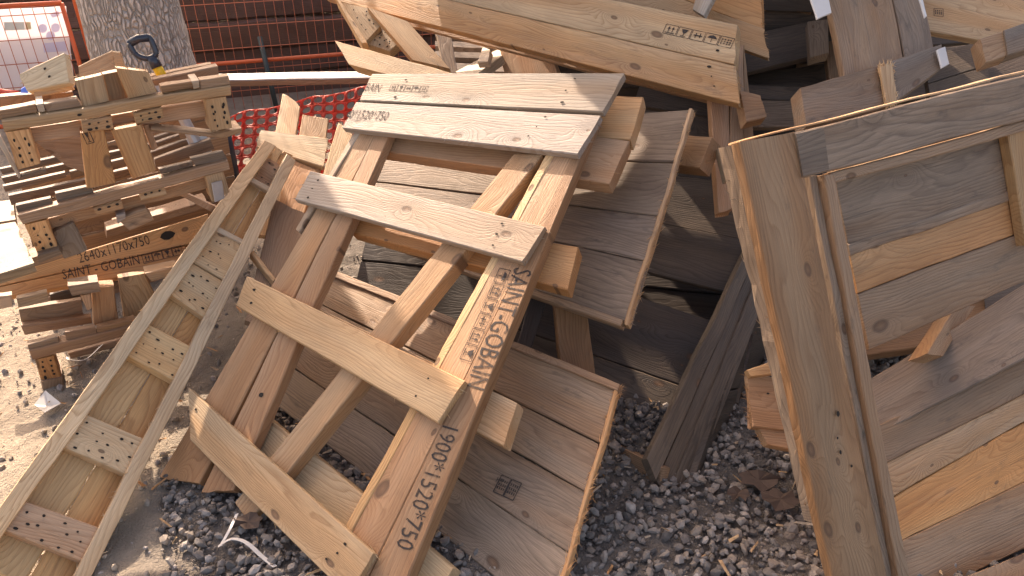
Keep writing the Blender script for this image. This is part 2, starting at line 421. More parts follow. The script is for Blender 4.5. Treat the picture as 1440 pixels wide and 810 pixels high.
build_ground()

def scatter_stones(name, n, place, smin, smax, tints, label, cat):
    """Broken angular stones: cut-down icospheres, each flattened and turned its own way."""
    bm = bmesh.new(); bmesh.ops.create_icosphere(bm, subdivisions=1, radius=1.0)
    base = [v.co.copy() for v in bm.verts]; fac = [tuple(v.index for v in f.verts) for f in bm.faces]; bm.free()
    rnd = random.Random(11); mb = MB()
    for _ in range(n):
        p = place(rnd)
        if p is None: continue
        s = smin + (smax - smin) * rnd.random() ** 2.2
        M = Matrix.Rotation(rnd.uniform(0, 6.28), 3, Vector((rnd.uniform(-1, 1), rnd.uniform(-1, 1), rnd.uniform(-1, 1))).normalized())
        sc = Vector((rnd.uniform(.7, 1.3), rnd.uniform(.6, 1.1), rnd.uniform(.45, .9)))
        cut = [(Vector((rnd.uniform(-1, 1), rnd.uniform(-1, 1), rnd.uniform(-1, 1))).normalized(), rnd.uniform(.45, .8)) for _ in range(7)]
        vs = []
        for b in base:
            q = b.copy()
            for cn, cd in cut:
                e = q.dot(cn) - cd
                if e > 0: q = q - cn * e
            q = Vector((q.x * sc.x, q.y * sc.y, q.z * sc.z)) * s
            vs.append(M @ q + p + Vector((0, 0, s * 0.25)))
        t = rnd.choice(tints); k = rnd.uniform(.7, 1.3)
        mb.add(vs, fac, None, (t[0] * k, t[1] * k, t[2] * k, 1))
    o = mb.build(name, STONE); o['label'] = label; o['category'] = cat; o['kind'] = 'stuff'
    return o
def gpos(r):
    x, y = r.uniform(-1.3, 1.9), r.uniform(0.75, 2.7)
    e = noise.noise(Vector((x * 2.2, y * 2.2, 3.0))) * 0.28
    if x + e < -0.95: return None
    return Vector((x, y, r.uniform(-0.006, 0.008)))
scatter_stones('gravel', 34000, gpos, 0.0035, 0.021, [(0.215, 0.188, 0.165), (0.16, 0.14, 0.124), (0.28, 0.245, 0.215), (0.12, 0.105, 0.095), (0.235, 0.19, 0.152)], 'loose grey crushed stone lying under and between the crates', 'gravel')
def chips():
    mb = MB(); r = random.Random(3)
    for _ in range(420):
        x, y = r.uniform(-2.2, 1.3), r.uniform(.8, 2.8); a = r.uniform(0, 6.28); L_ = r.uniform(.004, .03); c = Vector((x, y, r.uniform(.006, .022)))
        d = Vector((math.cos(a), math.sin(a), r.uniform(-.25, .25))) * L_; t = r.choice([PINE, PALE, TAN, ORNG]); sd_ = Vector((-d.y, d.x, 0)).normalized() * r.uniform(.0012, .005)
        mb.add([c - d - sd_, c - d * .8 + sd_, c + d + sd_ * .4, c + d * .7 - sd_, c - d * .5 + Vector((0, 0, .002)), c + d * .5 + Vector((0, 0, .003))], [(0, 3, 5, 4), (4, 5, 2, 1), (0, 4, 1), (3, 2, 5), (0, 1, 2, 3)], None, (*t, .1))
    o = mb.build('wood_chips', WOOD); o['label'] = 'scattered wood splinters and chips lying over the ground'; o['category'] = 'wood chips'; o['kind'] = 'stuff'
chips()
def dpos(r):
    x, y = r.uniform(-2.3, -0.6), r.uniform(0.9, 3.0)
    return Vector((x, y, -0.002))
scatter_stones('rubble', 1800, dpos, 0.003, 0.017, [(0.38, 0.31, 0.24), (0.30, 0.25, 0.20), (0.25, 0.22, 0.2)], 'small pale clods and stones on the sandy earth at the left', 'rubble')

# ------------------------------------------------------------------ THE FRONT PALLET
M = Plane((545, 810, 1.80), (835, 190, 2.25), (280, 680, 2.10))
pal = thing('glass_pallet', 'large fresh pine pallet of five slats with SAINT-GOBAIN stencil leaning in front', 'pallet', M.pt(400, 740))
end3 = lambda l=.955: [(l, .22), (l - .012, .5), (l - .02, .78)]
for pts, col, hs, fz in (
    ([(523, 103), (878, 102), (848, 157), (505, 141)], (.35, .292, .23), [(.84, .18), (.83, .5), (.84, .82), (.17, .25), (.14, .6), (.16, .85)], (4, 4)),
    ([(502, 143), (845, 162), (812, 217), (482, 180)], (.37, .302, .235), [(.81, .14), (.80, .42), (.79, .68)], (4, 8)),
    ([(437, 240), (766, 318), (734, 368), (414, 280)], (.40, .32, .235), [(.06, .25), (.055, .55), (.06, .85), (.86, .2), (.865, .5), (.875, .8)], (14, 4)),
    ([(348, 388), (653, 535), (615, 594), (332, 430)], PINE, [(.06, .3), (.07, .7), (.89, .3), (.885, .75)], (6, 4)),
    ([(265, 545), (525, 778), (488, 838), (268, 620)], PINE, [(.9, .25), (.89, .5), (.86, .75), (.05, .3)], (8, 4))):
    qboard('slat', M, pts, 0.026, pal, 0.027, col, 0.02, hs, jag=(0.003, 0.002), fuzz=fz, sidefuzz=10, rough=.0006, bow=1e-6)
rl = qboard('rail', M, [(515, 172), (223, 670), (279, 682), (536, 172)], 0.04, pal, 0, RED, 0.1, jag=(.003, .006))  # rails are redder wood, tint also darkened for the shade on them
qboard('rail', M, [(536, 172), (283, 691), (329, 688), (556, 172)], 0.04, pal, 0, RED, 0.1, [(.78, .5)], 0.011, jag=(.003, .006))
qboard('edge_strip', M, [(506, 172), (415, 322), (421, 326), (515, 172)], 0.03, pal, 0.003, PALE, 0.05)
qboard('edge_strip', M, [(790, 175), (452, 800), (463, 806), (801, 176)], 0.05, pal, 0.004, PINE, 0.02)
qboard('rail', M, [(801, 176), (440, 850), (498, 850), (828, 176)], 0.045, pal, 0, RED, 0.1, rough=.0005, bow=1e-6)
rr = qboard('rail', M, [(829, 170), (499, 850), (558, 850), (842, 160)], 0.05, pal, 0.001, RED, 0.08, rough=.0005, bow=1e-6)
lettering('SAINT-GOBAIN', M, (724, 376), (655, 542), 0.056, rr, 0.0024)
lettering('1900*1520*750', M, (623, 598), (556, 768), 0.050, rr, 0.0024)
stamp(['umbrella', 'arrows', 'glass', 'hand', 'arrows', 'glass'], M, (703, 376), (646, 505), 0.036, rr, 0.0024)
qboard('brace', M, [(722, 217), (330, 706), (350, 733), (763, 218)], 0.06, pal, -0.002, TAN, 0.03)
for pts, col in (([(545, 112), (905, 136), (886, 196), (528, 170)], TAN), ([(548, 160), (884, 198), (857, 258), (530, 212)], RED),
                 ([(505, 292), (812, 347), (797, 407), (492, 326)], ORNG), ([(430, 425), (727, 566), (708, 627), (415, 470)], TAN),
                 ([(345, 560), (637, 798), (612, 852), (325, 612)], PINE)):
    qboard('crossbar', M, pts, 0.055, pal, -0.046, col, 0.05, jag=(.002, .002), fuzz=(0, 3))
sl1 = [c for c in pal.children if c.name.startswith('slat')]
lettering('BAIN', M, (512, 127), (532, 129), 0.035, sl1[0], 0.0283)
stamp(['arrows', 'glass', 'hand', 'umbrella', 'arrows'], M, (546, 127), (599, 130), 0.028, sl1[0], 0.0283)
lettering('0*1520*750', M, (489, 166), (543, 169), 0.04, sl1[1], 0.0283)

# ------------------------------------------------------------------ grey panels behind it
A = Plane((883, 457, 2.15), (972, 152, 2.40), (520, 330, 2.75))
pa = thing('plank_crate', 'grey weathered plank crate panel behind the top half of the slatted pallet', 'crate panel', A.pt(883, 457))
planking('planking', A, ((530, 178), (505, 322)), ((972, 153), (884, 455)), [0, (.27, .25), (.53, .5), (.74, .71), 1], 0.02, pa, 0, [((.19, .158, .13), .85), ((.21, .165, .13), .75), ((.2, .16, .128), .7), ((.19, .152, .122), .8)], fuzz=(0, 16), jag=(0.002, .005))  # weathered greys, lowered further to stand in for shade on this panel
qboard('batten', A, [(507, 323), (876, 449), (873, 459), (507, 331)], 0.035, pa, 0.010, BROWN, .65, fuzz=(0, 8))
qboard('batten', A, [(970, 153), (877, 456), (883, 459), (975, 153)], 0.03, pa, 0.006, TAN, .45, sidefuzz=150, rough=.004)
B = Plane((697, 807, 1.87), (870, 540, 2.06), (385, 565, 2.42))
pb = thing('plank_crate', 'brown grey plank crate panel standing below, behind the SAINT-GOBAIN rail', 'crate panel', B.pt(700, 807))
planking('planking', B, ((438, 372), (382, 566)), ((866, 545), (772, 872)), [0, (.22, .24), (.44, .45), (.7, .71), 1], 0.022, pb, 0, [(BROWN, .55), (BROWN, .55), (BROWN, .6), (GREY, .75)], fuzz=(0, 22), jag=(.002, .006))
qboard('batten', B, [(440, 367), (871, 539), (868, 549), (437, 376)], 0.04, pb, 0.012, BROWN, .6, fuzz=(0, 10))
qboard('batten', B, [(865, 542), (771, 872), (777, 876), (871, 542)], 0.03, pb, 0.006, ORNG, .3, sidefuzz=200, rough=.004)
st = stamp(['text', 'text'], B, (693, 691), (722, 704), 0.05, pb, 0.006, 'treatment_mark')
lettering('HT', B, (697, 677), (706, 681), 0.014, pb, 0.006)
PO = Plane((800, 425, 2.34), (840, 430, 2.34), (810, 520, 2.26))
po = thing('crate_post', 'knotty upright post in the gap between the two grey panels', 'post', PO.pt(806, 560))
qboard('post', PO, [(777, 405), (795, 570), (843, 575), (822, 405)], 0.05, po, 0, BROWN, .12)
qboard('side_post', PO, [(752, 395), (722, 500), (742, 505), (776, 400)], 0.03, po, -0.06, DARK, .3)
E1 = Plane((800, 780, 1.98), (865, 795, 1.98), (830, 830, 1.9))
qe = thing('loose_timber', 'short timber end poking out at the foot of the lower grey panel', 'timber', E1.pt(830, 815))
qboard('timber', E1, [(735, 745), (862, 795), (868, 850), (735, 800)], 0.05, qe, 0, BROWN, .35, fuzz=(0, 12), jag=(0, .004))

# ------------------------------------------------------------------ dark crate in the middle
D = Plane((930, 300, 2.75), (1060, 300, 2.72), (890, 470, 2.55))
dc = thing('dark_crate', 'weathered open crate, its shade put into dark tint, in the middle of the pile', 'crate', D.pt(930, 690))
planking('planking', D, ((880, 236), (840, 365)), ((1085, 262), (1075, 425)), [0, .5, 1], 0.022, dc, 0, [(DARK, .65), (DARK, .6)])  # dark tint stands for deep shade; the wood itself is silver grey
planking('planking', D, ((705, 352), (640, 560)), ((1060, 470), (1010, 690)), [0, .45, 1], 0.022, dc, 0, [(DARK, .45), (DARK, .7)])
planking('shade_panel', D, ((560, 130), (430, 720)), ((1190, 180), (1130, 800)), [0, .2, .4, .6, .8, 1], 0.03, dc, -.16, [(DARK, .4)])  # dark panel added to fill the crate's void with shade
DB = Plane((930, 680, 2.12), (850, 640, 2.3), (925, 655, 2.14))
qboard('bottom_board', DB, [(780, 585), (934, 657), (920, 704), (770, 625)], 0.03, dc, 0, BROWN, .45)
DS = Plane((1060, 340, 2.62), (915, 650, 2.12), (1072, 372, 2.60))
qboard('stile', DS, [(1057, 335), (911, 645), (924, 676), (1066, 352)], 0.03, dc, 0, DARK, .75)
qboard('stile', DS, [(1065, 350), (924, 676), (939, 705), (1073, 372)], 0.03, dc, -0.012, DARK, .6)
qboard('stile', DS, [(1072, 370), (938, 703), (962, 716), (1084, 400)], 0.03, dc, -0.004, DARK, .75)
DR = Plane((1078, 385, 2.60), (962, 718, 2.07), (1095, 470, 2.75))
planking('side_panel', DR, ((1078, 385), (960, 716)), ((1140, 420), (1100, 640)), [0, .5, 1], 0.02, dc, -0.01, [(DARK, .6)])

# ------------------------------------------------------------------ long narrow crate leaning at the left
K = Plane((115, 578, 2.04), (208, 618, 2.105), (385, 215, 2.93))
kc = thing('narrow_crate', 'long narrow open crate side with nail-holed blocks leaning at the left', 'crate', K.pt(90, 760))
qboard('side_board', K, [(371, 198), (-40, 768), (-22, 790), (388, 205)], 0.085, kc, 0.004, (.56, .41, .25), .2, jag=(.002, .004), sidefuzz=60, ch=.002)
qboard('side_board', K, [(403, 216), (90, 838), (110, 850), (416, 226)], 0.085, kc, 0.004, (.56, .41, .25), .22, jag=(.003, .004), sidefuzz=160, ch=.002)
KI = [(388, 205), (-24, 790), (33, 815), (396, 210)]
qboard('back_plank', K, [(385, 205), (-40, 790), (36, 817), (398, 212)], 0.02, kc, -0.042, (.66, .40, .18), .04, jag=(0, .006))
qboard('back_plank', K, [(399, 212), (38, 818), (108, 848), (412, 218)], 0.02, kc, -0.044, (.64, .37, .165), .04, jag=(0, .006))
for pts, o, c, r in (([(303, 322), (348, 343), (320, 396), (272, 368)], -.012, (.62, .43, .24), 3), ([(272, 371), (318, 398), (293, 449), (237, 411)], -.012, (.62, .43, .24), 3),
                  ([(207, 454), (273, 489), (248, 537), (173, 496)], -.01, (.64, .43, .23), 3), ([(115, 579), (208, 619), (182, 669), (83, 626)], -.01, (.64, .43, .23), 3),
                  ([(27, 701), (144, 744), (120, 792), (-1, 742)], -.01, (.56, .34, .19), 3), ([(372, 218), (402, 235), (382, 266), (352, 246)], -.04, RED, 2)):
    qboard('nailing_block', K, pts, 0.032, kc, o, c, .03, block_holes(4, r, .07, .18, .82, .25, .85), .0031)
for pts in ([(350, 246), (383, 264), (379, 270), (346, 251)], [(305, 316), (350, 340), (347, 346), (301, 322)]):
    qboard('cross_strip', K, pts, 0.02, kc, -0.004, PALE, .35)

# ------------------------------------------------------------------ pale cut crate end behind it
Q = Plane((400, 180, 3.25), (500, 190, 3.32), (400, 360, 2.85))
qc = thing('cut_crate', 'pale cut-off crate end with uneven upright boards behind the narrow crate', 'crate', Q.pt(420, 400))
qboard('upright_board', Q, [(397, 131), (362, 330), (396, 335), (422, 150)], 0.022, qc, 0, PINE, .02, jag=(.012, 0))
qboard('upright_board', Q, [(425, 161), (395, 350), (433, 352), (462, 168)], 0.022, qc, 0.004, TAN, .03, jag=(.005, 0), fuzz=(6, 0))
qboard('upright_board', Q, [(476, 172), (430, 330), (468, 340), (500, 195)], 0.022, qc, 0.028, PINE, .02, jag=(.012, 0), fuzz=(8, 0))
qboard('cross_board', Q, [(366, 182), (461, 194), (454, 234), (361, 206)], 0.024, qc, 0.028, (.56, .42, .25), .0, jag=(.004, .004), fuzz=(2, 20))
qboard('upright_board', Q, [(407, 222), (377, 345), (412, 352), (446, 240)], 0.022, qc, 0.02, ORNG, .03)
Q2 = Plane((390, 283, 2.92), (435, 305, 2.92), (375, 400, 2.62))
qp = thing('loose_board', 'wide brown board standing between the narrow crate and the left pallet rail', 'board', Q2.pt(375, 440))
qboard('board', Q2, [(385, 280), (345, 450), (400, 470), (436, 304)], 0.022, qp, 0, BROWN, .08, fuzz=(14, 0), jag=(.004, 0))
qboard('cross_piece', Q2, [(352, 356), (384, 396), (388, 391), (357, 352)], 0.03, qp, 0.02, TAN, .05)

# ------------------------------------------------------------------ stack of broken crates at the far left
SF = Plane(at(60, 535, 2.50), (0.50, -0.866, 0))
def crate(name, label, foot): return thing(name, label, 'crate', SF.pt(*foot), 'crates stacked at the left')
c1 = crate('stacked_crate', 'uppermost crate of the left stack, with loose boards and a shovel on it', (150, 250))
def S(name, root, pts, off=0.0, th=0.09, tint=TAN, wea=.1, holes=None, **k):
    return qboard(name, SF, pts, th, root, off, tint, wea, holes, **k)
S('beam', c1, [(2, 171), (324, 120), (325, 134), (6, 186)], 0, .045, TAN, .1, [(.31, .5)])
S('beam', c1, [(40, 180), (294, 141), (296, 163), (48, 201)], -.06, .04, RED, .05)
S('block', c1, [(115, 172), (157, 164), (160, 182), (117, 187)], -.004, .05, TAN, .05, block_holes(3, 2))
S('block', c1, [(187, 160), (228, 151), (231, 166), (192, 175)], -.004, .05, TAN, .05, block_holes(3, 2))
S('post', c1, [(8, 186), (24, 239), (57, 230), (41, 181)], -.005, .09, ORNG, .05, block_holes(4, 2, .03))
pst = S('post', c1, [(113, 187), (122, 265), (163, 257), (147, 183)], -.012, .05, ORNG, .05, rough=.0005, bow=1e-6)
S('post', c1, [(156, 184), (186, 252), (220, 240), (198, 176)], -.004, .05, ORNG, .04)
S('post', c1, [(201, 177), (213, 212), (222, 208), (210, 175)], -.05, .05, RED, .04)
S('post', c1, [(289, 140), (297, 185), (327, 180), (318, 136)], -.005, .09, TAN, .1, block_holes(5, 2, .03))
stamp(['glass'], SF, (122, 203), (133, 200), 0.042, pst, -.0105)
S('base_board', c1, [(212, 178), (312, 189), (313, 195), (212, 184)], -.03, .05, BROWN, .4)
S('base_board', c1, [(300, 188), (340, 180), (340, 187), (312, 195)], -.02, .10, BROWN, .4)
# deck boards at both sides: near ones lower, far ones behind
S('deck_board', c1, [(-3, 155), (50, 146), (53, 158), (-3, 169)], -.02, .04, BROWN, .45)
S('deck_board', c1, [(62, 146), (108, 139), (116, 150), (66, 158)], -.02, .04, BROWN, .45)
S('deck_board', c1, [(-3, 137), (102, 128), (105, 138), (-3, 154)], -.20, .04, BROWN, .4)
S('deck_board', c1, [(226, 122), (270, 115), (273, 124), (228, 132)], -.01, .04, BROWN, .4)
S('deck_board', c1, [(281, 113), (322, 107), (324, 119), (282, 126)], -.01, .04, BROWN, .4)
S('deck_board', c1, [(213, 113), (306, 93), (308, 106), (218, 122)], -.14, .04, BROWN, .3)
S('deck_board', c1, [(206, 108), (298, 90), (302, 96), (210, 114)], -.27, .04, BROWN, .3)
S('spacer', c1, [(50, 147), (60, 145), (63, 157), (55, 158)], -.012, .09, PALE, .1)
S('spacer', c1, [(270, 115), (280, 113), (281, 124), (273, 126)], -.004, .09, PALE, .1)
S('upright_board', c1, [(106, 114), (116, 150), (153, 142), (144, 106)], -.03, .03, TAN, .25, fuzz=(10, 0))
S('upright_board', c1, [(144, 104), (152, 142), (180, 137), (165, 100)], -.06, .03, BROWN, .3)
S('upright_board', c1, [(163, 96), (181, 139), (221, 130), (209, 101)], -.028, .03, TAN, .2, fuzz=(10, 0))
for pts in ([(20, 205), (300, 140), (303, 164), (24, 230)], [(24, 232), (303, 166), (306, 190), (28, 258)]):
    S('rear_board', c1, pts, -.74, .03, BROWN, .35)
S('inner_board', c1, [(46, 196), (118, 190), (126, 245), (95, 235)], -.28, .02, GREY, .5)
S('inner_board', c1, [(222, 155), (262, 150), (266, 178), (226, 182)], -.35, .04, RED, .2, block_holes(2, 1))

c2 = crate('stacked_crate', 'second crate down the left stack, its front beam dusted with sawdust', (150, 360))
S('beam', c2, [(24, 303), (320, 226), (323, 239), (33, 316)], .0, .045, BROWN, .45)
S('beam', c2, [(66, 308), (290, 249), (293, 265), (72, 322)], -.055, .04, RED, .05)
S('block', c2, [(131, 293), (171, 282), (174, 294), (137, 303)], -.004, .05, TAN, .05, block_holes(3, 1))
S('block', c2, [(196, 271), (231, 262), (235, 274), (199, 283)], -.004, .05, TAN, .05, block_holes(3, 1))
S('post', c2, [(35, 317), (54, 359), (83, 350), (65, 309)], -.006, .09, ORNG, .08, block_holes(4, 2, .04))
S('post', c2, [(74, 327), (90, 364), (124, 352), (104, 314)], -.03, .03, GREY, .3)
S('post', c2, [(288, 248), (298, 284), (323, 270), (314, 241)], -.006, .09, TAN, .15)
S('foot_block', c2, [(52, 359), (82, 350), (88, 358), (55, 371)], .02, .09, GREY, .4)
pl_ = MB(); board(pl_, PQ(SF, [(297, 258), (302, 285), (316, 279), (312, 254)], .012), SF.n, .004, (.4, .4, .42), 0); pl_.build('nail_plate', STEEL, c2)
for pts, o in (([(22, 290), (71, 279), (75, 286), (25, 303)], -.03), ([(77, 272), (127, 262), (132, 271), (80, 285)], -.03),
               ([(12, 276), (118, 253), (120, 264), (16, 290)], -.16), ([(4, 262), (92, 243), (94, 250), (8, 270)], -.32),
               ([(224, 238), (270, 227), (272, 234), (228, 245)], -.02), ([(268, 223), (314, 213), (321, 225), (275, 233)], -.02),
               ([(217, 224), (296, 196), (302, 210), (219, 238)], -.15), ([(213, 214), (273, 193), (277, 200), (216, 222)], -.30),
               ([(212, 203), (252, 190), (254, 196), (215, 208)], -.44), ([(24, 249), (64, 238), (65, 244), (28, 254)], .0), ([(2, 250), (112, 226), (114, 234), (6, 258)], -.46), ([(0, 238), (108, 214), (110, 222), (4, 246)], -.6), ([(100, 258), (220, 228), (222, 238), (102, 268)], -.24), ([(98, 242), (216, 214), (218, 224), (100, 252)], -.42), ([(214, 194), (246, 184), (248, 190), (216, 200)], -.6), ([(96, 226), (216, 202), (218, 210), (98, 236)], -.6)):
    S('deck_board', c2, pts, o, .024, (.15, .10, .068), .55)  # dark weathered boards, tint darkened further for shade between the layers
for pts in ([(30, 262), (320, 190), (324, 216), (34, 288)], [(34, 290), (324, 218), (330, 246), (40, 318)], [(40, 320), (330, 248), (335, 276), (46, 348)], [(46, 350), (335, 278), (340, 306), (52, 378)]):
    S('rear_board', c2, pts, -.72, .03, BROWN, .35)
S('side_rail', c2, [(-8, 195), (26, 252), (29, 249), (0, 192)], .01, .03, PALE, .1)

c3 = crate('stacked_crate', 'third crate down the left stack, stencilled 2640x1170x750 on two long boards', (150, 420))
S3 = Plane((0, 400, 2.50), (290, 330, 2.74), (150, 420, 2.58))
b1 = qboard('front_board', S3, [(-25, 396), (292, 300), (297, 335), (-25, 408)], .035, c3, 0, ORNG, .03, [(.8, .45)], .018, rough=.0005, bow=1e-6)
b2 = qboard('front_board', S3, [(-25, 409), (260, 346), (262, 373), (-25, 424)], .035, c3, 0.002, ORNG, .05, rough=.0005, bow=1e-6)
lettering('2640x1170x750', S3, (112, 370), (212, 343), 0.038, b1, .0014)
lettering('SAINT - GOBAIN', S3, (89, 393), (197, 371), 0.036, b2, .0034)
stamp(['arrows', 'umbrella', 'glass', 'hand'], S3, (202, 371), (258, 357), 0.034, b2, .0034)
for pts, o in (([(150, 324), (290, 282), (290, 293), (150, 335)], -.18), ([(160, 318), (280, 285), (282, 294), (160, 329)], -.3), ([(10, 372), (110, 345), (112, 357), (10, 386)], -.14)):
    S('deck_board', c3, pts, o, .08, BROWN, .3)
S('block', c3, [(165, 308), (205, 293), (216, 311), (182, 325)], -.02, .04, BROWN, .5)
S('block', c3, [(163, 303), (176, 300), (176, 308), (166, 316)], -.01, .04, GREY, .4)
for pts in ([(246, 272), (256, 270), (305, 292), (300, 300)],):
    S('inner_board', c3, pts, -.14, .02, RED, .2)
LB = Plane(SF.pt(35, 340), (0.05, 0.05, 1))
lb = thing('loose_board', 'sunlit pale board lying flat and sticking out of the left stack', 'board', LB.pt(25, 350))
qboard('board', LB, [(-4, 316), (22, 312), (48, 370), (-4, 386)], 0.03, lb, 0, (.26, .195, .125), .1, fuzz=(0, 6), jag=(0, .004))
qboard('cleat', LB, [(-4, 283), (18, 280), (22, 309), (-4, 313)], 0.03, lb, 0.004, (.26, .195, .125), .05)

c4 = crate('stacked_crate', 'lowest crate of the left stack, standing on the sandy ground', (70, 535))
S('beam', c4, [(41, 494), (205, 453), (205, 465), (47, 507)], 0, .05, RED, .06)
S('beam', c4, [(95, 497), (205, 468), (205, 478), (100, 505)], -.12, .04, BROWN, .1)
S('post', c4, [(49, 506), (58, 536), (86, 531), (76, 500)], -.005, .08, ORNG, .05, block_holes(4, 2))
S('foot_block', c4, [(58, 536), (60, 553), (90, 548), (88, 531)], .004, .12, BROWN, .3)
for pts, o, t in (([(38, 485), (81, 474), (83, 484), (41, 494)], -.01, BROWN), ([(92, 467), (134, 460), (136, 470), (94, 479)], -.01, BROWN), ([(136, 461), (190, 448), (192, 456), (138, 470)], -.01, BROWN),
               ([(30, 459), (128, 446), (130, 455), (35, 472)], -.13, BROWN), ([(26, 436), (114, 422), (117, 443), (30, 456)], -.18, BROWN), ([(24, 420), (67, 411), (68, 425), (26, 433)], -.05, TAN), ([(70, 415), (118, 402), (120, 418), (72, 428)], -.25, DARK),
               ([(-4, 418), (16, 415), (17, 431), (-4, 436)], -.05, RED)):
    S('deck_board', c4, pts, o, .03, t, .45)
for pts in ([(60, 400), (300, 330), (304, 364), (64, 418)], [(64, 420), (304, 366), (306, 384), (68, 434)]):
    S('rear_board', c4, pts, -.55, .03, BROWN, .3)
S('post', c4, [(129, 405), (132, 458), (167, 450), (160, 402)], -.06, .05, RED, .05)
S('post', c4, [(166, 391), (175, 449), (228, 436), (203, 385)], -.10, .03, TAN, .1)
S('block', c4, [(96, 403), (138, 397), (142, 411), (102, 417)], -.01, .06, BROWN, .35)
S('wedge', c4, [(113, 416), (123, 437), (130, 433), (128, 413)], -.02, .04, RED, .1)
S('block', c4, [(204, 385), (250, 375), (252, 388), (214, 396)], -.01, .06, TAN, .2)

# loose boards on the stack
N1 = Plane(SF.pt(65, 100, -.12), (-0.12, -0.8, 0.6))
o = qboard('loose_board', N1, [(27, 104), (89, 73), (97, 115), (38, 128)], 0.028, None, 0, (.46, .345, .205), .0, [(.55, .3), (.6, .65)], fuzz=(4, 4), jag=(.004, .002)); tag(o, 'sunlit square-cut board standing at the left on top of the stack', 'board', 'offcuts on the left stack')
N2 = Plane(SF.pt(135, 95, -.35), (0.3, -0.9, 0.3))
o = qboard('loose_board', N2, [(110, 93), (157, 71), (165, 103), (114, 120)], 0.03, None, 0, PINE, .05, fuzz=(6, 4)); tag(o, 'pale split offcut behind the upright boards on top of the stack', 'board', 'offcuts on the left stack')
o = qboard('loose_board', N2, [(158, 71), (168, 72), (176, 98), (166, 101)], 0.03, None, .03, TAN, .1); tag(o, 'short narrow offcut end beside the shovel and tree trunk', 'board', 'offcuts on the left stack')
N3 = Plane(SF.pt(70, 122, -.1), (0.3, -0.9, 0.3))
o = qboard('loose_board', N3, [(46, 126), (100, 117), (103, 126), (50, 137)], 0.03, None, -.02, TAN, .1); tag(o, 'thin strip of wood under the sunlit board on the stack', 'board', 'offcuts on the left stack')

# shovel
sh = thing('shovel', 'shovel with black D-grip and yellow shaft standing in the stack by the tree', 'shovel', SF.pt(232, 118, -.25))
HP = Plane(SF.pt(225, 100, -.25), (0.25, -0.9, 0.2))
mb = MB(); loop = [(191, 76), (183, 64), (185, 57), (203, 52), (211, 54), (219, 73), (217, 79), (209, 82), (200, 81), (191, 76)]
sm = []
pts = [HP.pt(*p) for p in loop[:-1]]
for i in range(len(pts)):
    for k in range(5):
        p0, p1, p2, p3 = pts[i - 1], pts[i], pts[(i + 1) % len(pts)], pts[(i + 2) % len(pts)]; t = k / 5
        sm.append(0.5 * ((2 * p1) + (p2 - p0) * t + (2 * p0 - 5 * p1 + 4 * p2 - p3) * t * t + (3 * p1 - p0 - 3 * p2 + p3) * t ** 3))
tube(mb, sm + [sm[0], sm[1]], .0095, 10); tube(mb, [HP.pt(184, 60), HP.pt(195, 54), HP.pt(209, 53)], .0135, 10)
tube(mb, [HP.pt(212, 80), HP.pt(216, 86), HP.pt(221, 95)], .016, 10, r2=.019); mb.build('grip', BLACKP, sh, smooth=True)
mb = MB(); tube(mb, [HP.pt(220, 94), HP.pt(223, 98), HP.pt(245, 140)], .0165, 12); mb.build('shaft', YELLOW, sh, smooth=True)
mb = MB(); tube(mb, [HP.pt(245, 140), HP.pt(275, 200)], .017, 10, r2=.02)
a, b_, c_, d_ = HP.pt(262, 196), HP.pt(290, 190), HP.pt(302, 225), HP.pt(278, 232)
mb.add([a, b_, c_, d_, a - HP.n * .004, b_ - HP.n * .004, c_ - HP.n * .004, d_ - HP.n * .004], [(0, 1, 2, 3), (7, 6, 5, 4), (0, 4, 5, 1), (1, 5, 6, 2), (2, 6, 7, 3), (3, 7, 4, 0)]); mb.build('blade', STEEL, sh)

# ------------------------------------------------------------------ crate beam at the top
T = Plane((1037, 90, 2.50), (630, 20, 3.15), (1041, 145, 2.47))
tc = thing('beam_crate', 'long crate with two thick pine beams and handling marks across the top of the pile', 'crate', T.pt(1025, 297, -.1))
qboard('beam', T, [(455, -80), (1036, 34), (1033, 91), (455, -40)], .05, tc, 0, PINE, .22, [(.97, .75)], jag=(0, .004), fuzz=(0, 8), rough=.0005, bow=1e-6)
bb = qboard('beam', T, [(455, -40), (1033, 92), (1039, 146), (455, -4)], .05, tc, 0.003, TAN, .33, [(.955, .2), (.957, .45), (.96, .7)], jag=(0, .007), fuzz=(0, 12))
stamp(['arrows', 'glass', 'hand', 'umbrella', 'text'], T, (931, 46), (1028, 68), .035, [c for c in tc.children][0], .0016)
qboard('beam', T, [(560, 20), (1010, 132), (1010, 147), (570, 35)], .025, tc, -.12, RED, .1)
TE = Plane((1070, 40, 2.68), (960, 0, 2.85), (1075, 80, 2.66))
qboard('rear_beam', TE, [(860, -75), (1068, -8), (1072, 42), (860, -40)], .03, tc, 0, ORNG, .15, fuzz=(0, 14), jag=(0, .008))
qboard('rear_beam', TE, [(860, -38), (1072, 40), (1080, 82), (860, 10)], .03, tc, .012, TAN, .1, jag=(0, .01), fuzz=(0, 8))
qboard('top_stick', TE, [(985, -30), (974, 12), (990, 22), (1014, -25)], .03, tc, .10, PALE, .3)
V_ = Plane((1020, 150, 2.60), (1060, 150, 2.60), (1025, 290, 2.5))
qboard('leg', V_, [(996, 95), (1010, 296), (1030, 292), (1024, 80)], .05, tc, 0, RED, .08, jag=(0, .008))
qboard('leg', V_, [(1025, 80), (1030, 292), (1045, 280), (1046, 62)], .05, tc, .006, RED, .1, jag=(0, .012), fuzz=(0, 5))
qboard('leg', V_, [(1046, 62), (1045, 282), (1066, 250), (1050, 95)], .03, tc, -.02, BROWN, .15)
LB2 = Plane((560, 85, 2.95), (480, 60, 3.1), (560, 105, 2.93))
